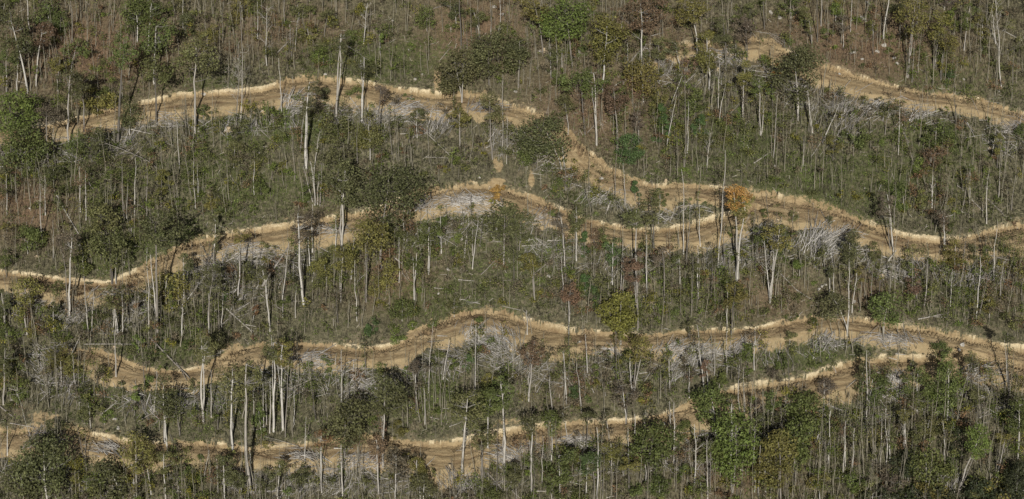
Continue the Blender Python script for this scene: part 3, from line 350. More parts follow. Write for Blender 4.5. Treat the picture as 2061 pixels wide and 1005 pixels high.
8: "625 160 628 0 7 1; 765 345 765 120 8 0; 745 495 715 300 10 0; 762 500 738 300 9 0; 990 245 1000 50 10 2; 962 150 925 20 7 2; 852 110 870 0 8 0; 1163 270 1200 50 9 0; 1213 235 1222 0 10 0; 1292 300 1295 170 7 0; 1315 340 1320 60 10 0; 1385 190 1390 0 9 0; 1463 260 1480 80 9 1; 1237 310 1240 190 6 0; 1110 90 1130 0 6 0; 1172 665 1185 440 10 0; 1353 675 1370 390 11 0; 1305 545 1310 400 9 0; 1250 945 1270 560 11 1; 1268 885 1330 650 9 1; 943 825 952 560 11 2; 980 890 945 760 7 0; 1098 830 1105 620 8 0; 25 815 40 500 13 3; 70 810 80 680 7 0; 95 870 98 760 6 0; 215 665 213 520 7 0; 167 670 165 560 6 0; 405 770 400 600 9 1; 445 745 445 560 7 0; 515 870 545 640 11 2; 625 790 640 600 9 0; 668 820 690 640 9 1; 485 1000 480 600 11 1; 588 780 590 600 7 1; 353 630 355 470 9 0; 1062 500 1060 320 10 1; 970 540 960 440 8 1; 1437 690 1465 560 9 0; 1395 800 1415 600 9 1; 1525 820 1525 600 7 0; 885 840 885 740 5 1; 1155 800 1170 600 7 0; 1280 450 1240 320 7 1; 1345 500 1325 400 7 0; 605 850 600 690 5 1; 560 870 570 680 7 1; 745 470 745 360 6 0; 1265 640 1262 500 9 1; 110 250 112 160 4 0; 915 270 930 180 6 0; 750 60 752 0 5 1; 740 100 742 40 4 0; 1430 60 1432 0 6 1; 1335 120 1330 0 7 1; 1490 100 1500 20 5 0; 700 1005 690 900 9 1; 790 1005 785 930 7 1; 443 1000 430 900 7 0; 520 930 522 860 5 1; 1445 790 1448 710 5 0; 1490 760 1492 660 5 0; 1040 870 1038 770 5 1; 815 760 812 660 5 2; 735 760 730 650 6 2; 680 1000 685 900 6 0; 20 300 5 0 5 0; 1382 370 1380 280 6 0; 90 330 96 295 10 0; 1110 190 1112 110 5 0; 1195 600 1195 500 4 1; 395 1000 380 880 7 0; 1340 790 1338 700 4 0; 1200 940 1215 860 5 0",
9: "690 275 682 0 14 0|thick straight pale trunk crossing the left end of the low road; 620 400 620 280 6 0; 540 75 535 0 9 0; 612 70 605 0 8 0; 885 100 885 0 8 0; 1072 95 1088 0 12 0; 235 220 200 60 7 0; 303 290 295 160 8 0; 362 345 350 190 9 0; 448 350 430 160 10 0; 560 395 558 250 8 0; 577 320 570 170 8 0; 860 370 850 150 10 1; 915 480 930 240 13 2; 1208 530 1210 170 14 0; 1257 515 1258 270 11 0; 1295 585 1295 400 9 2; 1380 690 1375 380 13 0; 1463 640 1460 400 11 1; 1070 625 1035 420 9 0; 947 600 945 470 8 0; 972 650 968 490 9 0; 992 680 988 480 12 0; 43 740 37 580 10 0; 520 840 465 590 10 0; 515 860 508 620 8 0; 1215 870 1240 720 9 2; 1297 965 1297 770 11 0; 1000 880 990 690 9 0; 725 440 730 330 6 0; 1510 600 1515 360 7 1; 1490 900 1480 720 10 1; 650 220 645 120 6 0; 475 230 472 120 6 0; 400 60 398 0 6 0; 100 170 95 60 5 0; 980 120 985 0 7 0; 790 60 790 0 6 0; 165 50 165 0 6 0; 600 510 600 430 5 0; 1385 590 1410 400 8 0; 1340 540 1320 400 7 1; 1440 520 1465 430 12 1; 800 1000 795 880 13 2; 900 975 870 830 13 0; 975 970 972 880 7 0; 510 1000 508 880 8 0; 475 1000 470 850 6 0; 265 420 268 340 5 1; 1400 440 1395 300 5 0; 925 120 925 0 6 0; 270 960 90 380 4 0; 1340 980 1345 880 6 0; 735 990 725 900 8 2; 40 1000 60 860 7 3; 330 430 335 370 4 0; 190 430 195 300 6 0; 1120 1000 1130 900 6 2; 1390 1000 1400 880 6 2; 870 240 868 140 6 0; 460 450 455 360 6 0; 1050 930 1050 850 6 1; 1170 1000 1165 940 6 1; 40 120 38 10 5 0",
10: "507 430 520 140 9 1; 515 405 520 240 7 0; 158 590 145 200 11 0; 174 635 172 240 9 0; 106 600 100 90 9 0; 82 610 90 300 9 0; 48 600 45 310 8 0; 62 560 62 330 6 0; 122 520 125 330 7 0; 228 560 222 380 9 0; 355 540 340 340 9 1; 422 410 375 290 7 0; 652 270 640 100 9 0; 697 300 697 130 7 0; 760 315 775 200 8 0; 1112 292 1150 60 11 2; 1025 370 1028 0 7 1; 1302 380 1308 0 10 0; 957 490 945 290 9 0; 1005 560 1005 370 9 1; 1122 465 1125 320 8 0; 1067 430 1067 250 6 0; 290 780 300 540 8 1; 392 965 385 720 11 0; 515 985 510 690 13 0; 520 830 535 680 14 2; 755 805 757 480 13 0; 605 770 605 650 11 0; 1222 850 1260 560 15 2; 1240 700 1260 620 8 0; 1345 900 1340 700 10 0; 1435 1000 1440 560 8 0; 1477 810 1462 440 12 1; 253 1000 252 880 8 1; 340 900 340 790 6 0; 732 975 722 720 9 0; 1148 940 1148 820 8 1; 1215 1000 1220 900 10 3; 830 1000 830 820 11 3; 370 870 368 780 8 0; 155 960 155 870 6 0; 170 980 172 860 7 0; 20 920 18 840 6 0; 840 960 855 830 8 2; 1480 960 1482 820 8 0; 970 420 975 300 5 1; 910 640 912 560 4 1; 990 480 985 360 5 0; 305 740 325 680 5 1; 500 960 497 840 7 0; 465 900 460 780 7 1; 585 880 580 760 6 1; 640 910 630 820 6 1; 800 1000 790 900 7 2; 915 940 912 820 6 0; 290 370 290 280 4 0; 30 700 35 600 5 1; 820 420 815 350 4 0; 1070 640 1070 560 4 1; 1290 1000 1290 860 7 2; 1180 980 1178 900 6 1; 890 170 888 80 3 0; 440 860 420 760 6 1; 340 980 335 900 6 0; 700 960 690 860 5 2",
11: "325 440 320 150 12 0; 345 165 338 0 10 0; 622 300 625 30 15 0; 450 250 443 30 10 0; 500 195 500 30 6 1; 388 310 385 150 7 0; 417 485 400 220 11 0; 407 460 388 270 8 0; 240 485 235 270 11 3; 97 420 105 190 7 1; 871 440 870 350 6 0; 885 400 885 240 8 0; 940 355 945 190 9 0; 1057 400 1055 230 8 1; 1145 375 1120 0 10 0; 1280 275 1285 0 10 0; 1362 510 1350 240 9 1; 1383 515 1385 270 10 1; 1443 235 1442 0 9 0; 965 800 963 430 11 2; 738 765 735 540 13 0; 790 680 800 480 11 3; 945 620 940 440 10 1; 1085 920 1083 540 12 2; 1165 1005 1165 660 13 3; 1180 960 1180 720 8 2; 1310 955 1325 450 15 2|very tall straight white bare tree in front of the vivid evergreen; 1466 985 1468 690 11 0; 1445 960 1446 640 8 0; 120 965 100 670 12 1; 133 930 125 740 8 0; 147 780 145 600 7 0; 505 1005 505 640 13 1; 437 1005 447 850 9 0; 697 985 695 830 10 0; 798 945 795 800 13 1; 815 940 830 840 8 1; 692 780 690 600 8 1; 180 920 183 650 7 0; 1043 920 1042 830 8 0; 1410 850 1400 720 9 0; 970 925 968 810 7 0; 725 385 765 150 13 1; 722 380 705 170 11 0; 65 80 90 0 9 0; 160 290 160 180 9 0; 310 420 312 150 8 0; 240 770 242 640 6 0; 610 480 615 380 6 0; 680 560 680 380 10 2; 655 470 650 350 7 2; 735 650 740 440 6 2; 340 340 340 170 7 0; 190 50 192 0 6 0; 870 120 860 0 5 1; 285 1000 295 820 9 0; 595 980 595 820 8 1; 560 1010 560 900 5 1; 950 230 945 130 5 0; 1065 60 1060 0 5 1; 1190 110 1185 0 9 1; 1205 270 1207 80 8 0; 1240 520 1240 430 5 0; 1215 620 1180 560 7 2; 1500 760 1505 560 5 0; 1365 230 1367 130 5 0; 745 890 745 800 6 1; 1000 760 998 680 6 0; 620 960 622 860 5 1; 15 100 10 0 6 1; 530 310 533 260 4 0; 650 290 660 220 4 0; 1130 980 1100 900 7 2; 880 990 900 880 6 2; 360 850 360 780 5 1; 1320 130 1322 60 6 1; 1340 1000 1345 880 6 0; 1280 960 1280 860 6 1; 1420 640 1420 560 5 1",
12: "600 515 607 180 11 0; 135 410 135 90 8 2; 165 240 165 150 7 0; 520 135 518 0 9 0; 705 85 703 0 10 0; 638 800 650 440 10 1; 658 810 660 620 8 0; 717 800 722 500 9 1; 683 805 690 540 8 0; 740 780 742 570 8 0; 475 825 475 600 10 0; 458 910 458 580 9 0; 377 795 380 510 12 0; 518 865 522 600 9 1; 828 765 828 500 10 2; 95 680 95 500 8 0; 110 575 110 390 9 2; 1062 760 1070 560 8 1; 1395 435 1390 330 9 3; 1280 525 1278 440 7 2; 1145 500 1143 420 6 1; 1370 880 1420 660 11 3; 1225 975 1225 880 10 3; 712 975 715 880 10 3; 965 400 975 320 7 1; 828 430 850 300 8 0; 1330 490 1328 360 7 0; 215 890 213 820 5 1; 1445 420 1425 80 8 0; 1475 240 1480 120 5 0; 770 840 770 700 6 1; 585 880 588 740 7 1; 430 790 432 600 6 0; 575 720 575 580 6 0; 1145 975 1215 765 13 0; 200 140 198 60 6 0; 285 120 290 20 6 1; 430 125 430 40 6 0; 445 80 445 0 8 0; 410 60 408 0 8 0; 580 90 582 20 5 1; 880 190 878 130 5 0; 420 1000 440 900 7 2; 300 820 305 700 6 0; 1040 740 1050 640 6 1; 1480 420 1475 340 6 1; 1385 620 1380 520 7 1; 1220 440 1218 340 8 1; 10 560 20 480 6 1; 40 620 45 480 6 1; 350 780 350 660 6 0; 560 850 560 760 5 0; 805 700 800 560 5 2; 990 620 985 500 5 1; 945 560 945 470 5 1; 1120 980 1130 760 5 1; 270 740 265 620 5 1; 1360 640 1360 560 5 0; 1190 620 1185 520 5 1; 1520 900 1500 800 8 3; 1340 880 1330 760 8 3; 620 1010 630 900 8 3; 1050 980 1040 860 7 3; 900 930 890 820 7 3; 790 160 788 60 6 2; 490 470 495 330 5 2; 660 640 655 520 4 1; 540 700 540 600 5 1; 700 560 705 440 5 2; 240 400 235 300 5 2",
}
# fallen logs: end x y, end x y, thickness (tile pixels)
LOGS = {
1: "780 780 950 820 8; 950 840 1035 875 7; 680 935 800 890 9; 670 935 720 1005 7; 1175 790 1290 760 6; 1180 770 1290 700 8; 940 720 1045 690 7; 1010 690 940 740 5; 1450 740 1520 790 5; 100 490 170 510 4; 780 960 880 850 9; 880 910 950 865 7",
2: "530 277 625 333 14; 130 320 200 250 8; 1030 65 1150 32 6; 860 805 950 800 7; 1000 790 1150 940 7; 1010 940 1150 946 6; 0 757 80 830 8; 80 830 150 890 6; 910 710 970 770 6; 1090 370 1155 295 5; 700 690 740 730 6; 560 590 640 690 6; 480 770 580 775 4",
3: "700 380 780 290 13; 450 795 520 720 6; 1180 690 1240 697 5; 1400 425 1537 440 7; 1430 560 1500 500 6; 830 220 900 200 7; 610 520 670 480 8; 1440 980 1530 920 9; 325 335 355 350 5; 1400 870 1440 950 5; 1300 680 1360 620 5; 980 545 1020 556 5",
4: "1365 770 1425 830 11; 1460 865 1495 885 10; 1400 900 1480 945 8; 1340 175 1400 330 8; 1410 185 1530 250 7; 640 730 740 660 7; 560 640 630 600 9; 1270 720 1370 722 6; 270 940 340 840 6; 820 800 850 860 12; 590 650 650 610 7; 475 600 530 640 6; 400 590 450 520 9; 1270 200 1310 260 6; 340 600 380 650 6",
5: "45 875 190 925 8; 190 925 270 965 6; 755 485 840 482 9; 1130 780 1240 630 12; 1340 850 1500 1000 11; 820 235 925 292 7; 740 735 860 780 8; 440 860 500 940 7; 530 830 570 828 6; 150 40 215 60 5; 325 155 465 410 11; 530 105 550 140 12; 1450 945 1537 960 6; 1370 60 1400 110 6; 1120 700 1190 730 7; 1320 950 1380 900 6; 750 980 800 860 6",
6: "30 770 200 900 8; 40 720 190 490 17; 1340 650 1475 512 7; 1205 680 1300 688 7; 1370 690 1520 682 6; 1240 195 1395 208 8; 830 555 890 605 9; 660 570 715 535 7; 1380 445 1475 465 5; 920 260 1000 240 8; 1210 795 1265 803 6; 1060 730 1110 735 5; 1010 270 1065 320 7; 1150 400 1190 365 5; 190 805 300 810 5; 605 690 650 650 7; 200 590 260 660 6; 870 640 910 690 4",
7: "210 450 390 440 7; 760 540 830 500 7; 820 630 890 580 7; 150 635 300 515 9; 570 265 590 200 12; 480 190 560 165 7; 780 780 840 810 5; 200 580 260 540 6; 640 520 710 465 6; 1380 500 1420 545 7; 370 220 440 150 7; 1060 670 1130 600 4; 120 50 190 60 5; 840 840 850 890 5; 60 480 200 470 6; 940 340 980 240 6; 180 30 300 40 5; 1130 500 1220 510 6",
8: "905 915 1085 880 9; 330 480 490 390 9; 700 630 830 665 9; 1220 200 1290 270 9; 1320 200 1415 295 8; 90 650 180 740 9; 730 570 778 502 12; 1310 530 1450 565 8; 1000 900 1100 905 6; 920 553 985 553 7; 180 740 310 820 6; 1365 840 1440 900 6; 1165 275 1190 283 7; 960 580 930 615 8; 1140 120 1180 150 5; 870 545 930 620 7",
9: "890 50 1130 290 12; 1060 385 1190 410 9; 500 100 790 103 7; 600 510 700 430 7; 700 410 780 380 6; 1010 755 1090 775 8; 0 460 90 530 9; 820 550 960 470 8; 540 385 640 390 5; 210 325 280 285 6; 420 160 490 20 9; 40 350 125 375 5; 60 560 230 590 6; 1050 200 1110 300 8; 440 400 500 420 5; 130 720 250 580 7; 80 970 540 955 4",
10: "205 355 395 265 11; 335 185 480 100 10; 465 710 580 712 9; 1380 860 1470 960 9; 1360 780 1460 810 8; 920 205 1050 190 7; 1020 80 1120 72 6; 640 755 700 720 7; 360 185 450 183 7; 1100 470 1180 478 6; 285 870 350 940 7; 560 290 640 380 6; 1010 830 1060 780 6; 190 745 230 735 8; 445 250 510 255 6; 1080 40 1140 42 7; 1030 525 1090 540 5; 920 465 970 500 6; 1370 620 1300 600 6; 870 900 920 915 5; 1150 580 1220 555 5; 590 910 640 920 5; 1140 190 1190 220 6",
11: "930 110 1030 60 9; 980 200 1110 95 9; 145 965 215 967 8; 300 967 430 957 6; 1340 830 1440 855 6; 1420 520 1500 450 10; 510 215 600 240 7; 1040 130 1170 120 7; 30 740 70 690 7; 830 200 900 230 6; 270 660 400 680 8; 290 690 420 705 7; 430 650 540 680 7; 560 1003 620 990 6; 780 190 840 230 6; 740 790 850 720 6; 0 960 50 1005 7; 1040 650 1080 660 6",
12: "480 510 600 532 9; 360 607 700 577 7; 680 350 800 430 9; 700 410 830 300 8; 375 855 435 838 8; 1215 772 1290 760 9; 1200 270 1300 260 8; 770 175 830 180 7; 1260 560 1330 555 5; 360 718 420 720 5; 650 260 740 290 7; 730 370 890 480 8; 930 760 990 800 7; 1340 310 1400 380 9; 150 380 190 330 5; 900 860 1000 880 6; 270 950 320 900 6; 540 300 480 350 5; 1400 340 1500 290 7",
}
# heaps of cut branches pushed below the road edge: full pixels x y, half sizes, stick direction (degrees in the picture), sticks
PILES = [(600, 210, 46, 24, 35, 110, 'grey brush heap below the highest bend of the upper road'), (335, 252, 60, 20, 160, 60, 'scattered grey branches under the left part of the upper road'),
 (820, 228, 70, 22, 15, 130, 'long grey brush heap below the upper road'), (890, 250, 45, 24, 60, 70, 'upright tangle of grey branches below the upper road'), (985, 222, 45, 14, 20, 50, 'low grey brush heap right of the dark oak'),
 (755, 240, 30, 26, 110, 40, 'steep tangle of branches behind a leaning stub'), (505, 515, 85, 24, 15, 170, 'wide purplish grey brush heap below the left road'), (430, 545, 50, 40, 130, 90, 'loose fan of grey sticks left of the purplish heap'),
 (940, 412, 70, 20, 172, 190, 'dense pale log pile below the crest of the middle road'), (860, 418, 40, 22, 30, 60, 'pale sticks at the left end of the middle log pile'), (1085, 450, 40, 22, 20, 60, 'brush heap where the middle road drops'),
 (1000, 690, 60, 34, 140, 150, 'big grey branch tangle below the crest of the low road'), (955, 675, 40, 20, 60, 60, 'brush left of the big tangle under the low road'), (1700, 235, 60, 55, 55, 120, 'spreading fan of pale fallen tops below the upper right road'),
 (1770, 222, 60, 22, 25, 90, 'long brush heap right of the pale fan'), (1860, 235, 50, 20, 20, 60, 'small brush heap further down the upper right road'), (2040, 262, 35, 28, 150, 80, 'grey branch heap at the right edge'),
 (1655, 490, 48, 46, 65, 190, 'tall fan of grey branches below the junction'), (1700, 478, 40, 22, 25, 60, 'flat branches on top of the tall fan'), (1210, 400, 50, 20, 30, 60, 'brush between upper and middle roads'), (1560, 495, 40, 30, 60, 40, 'upright grey sticks left of the tall fan'),
 (1390, 712, 85, 20, 25, 190, 'long pale slash heap under the low road'), (1500, 702, 50, 16, 40, 80, 'short slash heap continuing the long pale one'), (1220, 715, 40, 16, 160, 60, 'slash beside the dirt shoulder of the low road'), (1160, 893, 44, 14, 172, 110, 'flat pale stack of limbs below the lowest road'),
 (1785, 688, 70, 16, 165, 110, 'brush heap above the tip of the lowest road'), (1800, 778, 40, 34, 150, 140, 'dark tangled heap under the right end of the lowest road'), (1665, 690, 35, 18, 40, 60, 'brush heap left of the upper heap on the right'), (630, 730, 44, 20, 20, 100, 'grey heap under the left bend of the low road'),
 (700, 760, 50, 34, 45, 90, 'loose branches below the left bend of the low road'), (1450, 118, 60, 18, 165, 80, 'grey brush below the start of the upper right road'), (90, 885, 40, 30, 35, 110, 'brush heap at the left end of the lowest road'), (215, 905, 40, 16, 160, 60, 'low brush under the left part of the lowest road'),
 (610, 925, 50, 20, 165, 80, 'grey limbs below the lowest road left of centre'), (720, 935, 55, 26, 30, 110, 'brush below the round-topped evergreen'), (1975, 752, 40, 20, 20, 90, 'grey limbs left of the right edge turn'), (1020, 925, 45, 30, 150, 110, 'brush heap right of the dirt landing'),
 (920, 975, 40, 30, 100, 80, 'spiky grey treetop below the dirt landing'), (1830, 545, 55, 30, 140, 90, 'brush heap below the right bend of the upper road'), (1985, 555, 45, 30, 50, 90, 'leaning grey sticks under the right end of the upper road'), (1070, 915, 30, 22, 170, 60, 'pale limbs below the lowest road at centre'),
 (275, 800, 60, 26, 140, 40, 'scattered sticks below the left landing'), (660, 470, 60, 18, 10, 60, 'thin brush along the left road near the tall dark tree'), (240, 598, 60, 18, 10, 60, 'low brush below the left road'), (1900, 975, 60, 24, 80, 50, 'spiky dead twigs near the bottom right'),
 (1470, 885, 30, 20, 20, 20, 'few sticks behind the vivid evergreen'), (60, 610, 50, 18, 170, 40, 'sticks by the left edge below the road'), (1640, 880, 40, 50, 70, 60, 'dense grey thicket of dead sticks at lower right'), (1330, 445, 30, 10, 20, 25, 'small brush between the joining roads'), (475, 600, 60, 40, 40, 70, 'criss-crossed thin logs left of centre')]
ROCKS = [(1552, 27, 12), (1570, 37, 10), (1600, 28, 9), (1738, 40, 18), (1746, 8, 14), (1716, 108, 13), (1766, 105, 11), (1780, 92, 12), (1800, 118, 10), (1735, 120, 8), (1806, 129, 9), (1765, 22, 8), (1088, 104, 9), (1082, 138, 7), (1255, 168, 10), (1327, 166, 9), (1038, 186, 9), (995, 15, 10), (1010, 30, 12),
 (790, 42, 6), (965, 358, 7), (902, 543, 7), (930, 483, 6), (882, 592, 6), (1655, 577, 9), (1648, 583, 7), (1662, 573, 6), (1845, 397, 6), (1104, 557, 8), (1158, 563, 5), (1740, 380, 5), (70, 228, 9), (835, 160, 7), (850, 150, 6), (1402, 275, 8), (1475, 270, 7), (1310, 605, 10), (1720, 608, 8), (1940, 160, 7), (2010, 185, 7), (1500, 250, 6), (1938, 695, 12), (1930, 705, 9), (1745, 708, 7), (232, 845, 10), (238, 862, 9), (1335, 855, 10), (1165, 690, 9), (1610, 185, 8), (1465, 810, 7), (800, 955, 8), (1210, 360, 9), (1130, 210, 7), (1560, 335, 6), (655, 150, 7), (455, 262, 12), (60, 420, 5), (160, 495, 6), (1990, 300, 6), (1850, 250, 7), (25, 805, 8), (1715, 42, 6), (1900, 33, 7), (410, 190, 10), (1690, 150, 7)]
STUMPS = [(460, 262, 14), (1094, 103, 12), (75, 517, 9), (700, 402, 10), (1312, 607, 10), (1775, 555, 9), (905, 940, 9), (985, 378, 8), (1445, 140, 9), (1992, 300, 8), (1170, 860, 8), (230, 700, 9), (640, 402, 8), (1340, 365, 8), (1565, 445, 9), (355, 780, 8)]
LANDMARKS = [(70, 225, 'the far left end of the upper road'), (190, 60, 'the reddish top left ground'), (390, 120, 'the tall olive tree on the upper road'), (620, 150, "the upper road's highest bend"), (560, 40, 'the top edge left of centre'), (760, 90, 'the grassy slope above the upper road'),
 (985, 110, 'the broad dark oak'), (1140, 40, 'the vivid green round tree'), (1290, 50, 'the large rusty crown'), (1530, 70, 'the start of the upper right road'), (1608, 150, "the dark tree on the upper right road"), (1750, 60, 'the pale rocks at top right'), (1880, 185, 'the middle of the upper right road'), (2030, 60, 'the top right corner'),
 (1100, 280, 'the wide dark crown at the bend'), (1335, 245, 'the dark cone-shaped evergreen'), (1500, 300, 'the green slope right of centre'), (1760, 280, 'the pale fan of fallen tops'), (1960, 300, 'the right edge thicket'), (300, 270, "the upper road's left branches"), (480, 330, 'the green hollow left of centre'), (640, 330, 'the cluster of pale leaning trunks'),
 (860, 300, 'the long grey heap of brush'), (56, 485, 'the rounded evergreen shrub'), (210, 480, 'the left road dip'), (320, 470, 'the dark olive double-trunk tree'), (100, 350, 'the left edge forest'), (520, 510, 'the purplish brush heap'), (690, 400, 'the tall dark tree on the middle road'), (790, 400, 'the huge central tree'),
 (945, 400, 'the pale middle log pile'), (1160, 430, "the middle road's descent"), (1280, 380, 'the small dark conifer'), (1490, 410, 'the orange-topped tree at the junction'), (1660, 490, 'the tall fan of branches'), (1880, 470, "the upper road's right bend"), (2020, 430, 'the right edge road end'), (440, 620, 'the crossed logs left of centre'), (130, 640, 'the left edge below the road'),
 (740, 560, 'the slope below the central tree'), (1000, 540, 'the open grey slope at centre'), (1240, 560, 'the slope above the golden oval tree'), (1240, 640, 'the golden oval tree'), (1560, 580, 'the white forked bare tree'), (1750, 600, 'the thicket above the low road'), (1950, 600, 'the trunks above the right junction'), (230, 730, 'the dirt landing at left'), (430, 780, 'the trunks below the low road bend'),
 (570, 790, 'the cluster of long thin trunks'), (640, 700, 'the low road left bend'), (960, 640, "the low road's crest"), (850, 760, 'the green slope above the landing'), (1150, 740, 'the slope under the low road'), (1420, 720, 'the long pale slash heap'), (1650, 700, 'the green strip between lower roads'), (1900, 760, 'the green tree at the road tip'), (2040, 760, 'the right edge junction'),
 (90, 860, 'the left end of the lowest road'), (100, 960, 'the massive bottom left crown'), (280, 920, 'the yellow-olive forked tree'), (440, 900, 'the lowest road left of centre'), (705, 860, 'the large rounded tree on the lowest road'), (775, 790, 'the round-topped evergreen'), (900, 930, 'the dirt landing'), (1060, 870, 'the gap in the lowest road'), (1180, 880, 'the flat pale stack of limbs'),
 (1420, 820, 'the crown over the lowest road'), (1470, 900, 'the vivid tall evergreen'), (1300, 930, 'the bottom edge right of centre'), (1570, 900, 'the large olive tree mass'), (1760, 870, 'the slim white trunks at lower right'), (1960, 900, 'the leaning white trunk'), (2020, 980, 'the bottom right corner'), (600, 960, 'the bottom edge left of centre'), (800, 960, 'the bottom edge at centre')]
# ------------------------------------------------------------------ labels: each thing is told apart by its nearest landmark
LM = np.array([[a, b] for a, b, _ in LANDMARKS], float)
ORD = ['', 'second ', 'third ', 'fourth ', 'fifth ', 'sixth ', 'seventh ', 'eighth ', 'ninth ', 'tenth ', 'eleventh ', 'twelfth ', 'thirteenth ', 'fourteenth ', 'fifteenth ', 'sixteenth ', 'seventeenth ', 'eighteenth ']
PEND = []
def pend(o, look, kind, px, py, cat, group=None, label=None):
    o['category'] = cat
    if group: o['group'] = group
    if label: o['label'] = label
    else: PEND.append((o, look, kind, px, py))
def resolve_labels():
    buckets = {}
    for it in PEND:
        o, look, kind, px, py = it; d = np.hypot(LM[:, 0] - px, LM[:, 1] - py); k = int(d.argmin()); dx, dy = px - LM[k, 0], py - LM[k, 1]
        if abs(dx) > 1.2 * abs(dy): dr = 'left of' if dx < 0 else 'right of'
        elif abs(dy) > 1.2 * abs(dx): dr = 'above' if dy < 0 else 'below'
        else: dr = ('up' if dy < 0 else 'down') + ' and ' + ('left of' if dx < 0 else 'right of')
        buckets.setdefault((kind, k, dr), []).append((float(d[k]), it))
    for (kind, k, dr), L in buckets.items():
        L.sort(key=lambda t: t[0])
        for i, (_, (o, look, kd, px, py)) in enumerate(L):
            o['label'] = f"{look} {kind}, {ORD[min(i, len(ORD) - 1)]}{'nearest ' if len(L) > 1 and i == 0 else ''}{'' if i == 0 else 'nearest '}{dr} {LANDMARKS[k][2]}".replace('  ', ' ')
            while len(o['label'].split()) > 16: o['label'] = o['label'].split(' ', 1)[1]

LC = {'G': (.105, .145, .024), 'g': (.092, .117, .026), 'd': (.088, .094, .034), 'o': (.115, .12, .038), 'y': (.15, .14, .028), 'Y': (.155, .155, .024), 'x': (.042, .052, .022), 'R': (.19, .10, .035), 'r': (.15, .095, .052), 'O': (.34, .19, .03), 'p': (.12, .10, .065), 'k': (.062, .108, .028)}  # x is a leaf colour darkened to imitate the bottom right shade
LN = {'G': 'bright green', 'g': 'mid green', 'd': 'dark green', 'o': 'olive', 'y': 'yellow-olive', 'Y': 'golden green', 'x': 'very dark green', 'R': 'rust-orange', 'r': 'rusty', 'O': 'orange', 'p': 'brownish', 'k': 'deep green'}
ZS = 520 / 1537.0
def parse(tab, npar):
    out = []
    for t, s in tab.items():
        ox, oy = TILE[t]
        for e in s.split(';'):
            e, _, lab = e.partition('|'); p = e.split(); nums = [float(q) for q in p[:npar]]; out.append((ox, oy, nums, p[npar:], lab.strip()))
    return out
def at_plane(px, py, y):
    d = ray(px, py); t = (y - CAM[1]) / d[1]; return CAM + d * t
def wob(P, amp, rs):
    P = P.copy(); k = len(P); q = rs.normal(size=(k, 3)) * amp; q[0] = 0; q[:, 2] = 0; return P + np.cumsum(q, 0) * .6
def curve(a, b, k, amp, rs, up=0):
    t = np.linspace(0, 1, k)[:, None]; P = a + (b - a) * t; P[:, 2] += up * np.sin(t[:, 0] * math.pi); return wob(P, amp, rs)
BARKS = [(.60, .57, .51), (.47, .44, .39), (.29, .265, .23), (.64, .615, .56), (.17, .155, .135)]
NAMES = {'o': 'leafy_tree', 'd': 'leafy_tree', 'c': 'ivy_clad_tree', 'k': 'conifer', 'b': 'shrub'}
def limb_set(mb, start, tip, r, rs, kids=2, depth=1):
    P = curve(start, tip, 5, np.linalg.norm(tip - start) * .035, rs, up=-.06 * np.linalg.norm(tip - start)); mb.tube(P, np.linspace(r, max(.012, r * .15), 5), 4)
    if depth:
        for _ in range(kids):
            s = P[rs.randint(1, 4)]; d = tip - start; L = np.linalg.norm(d) * rs.uniform(.35, .6)
            v = d / np.linalg.norm(d) + rs.normal(size=3) * .5; v[2] += .35; v /= np.linalg.norm(v); limb_set(mb, s, s + v * L, r * .5, rs, 0, 0)
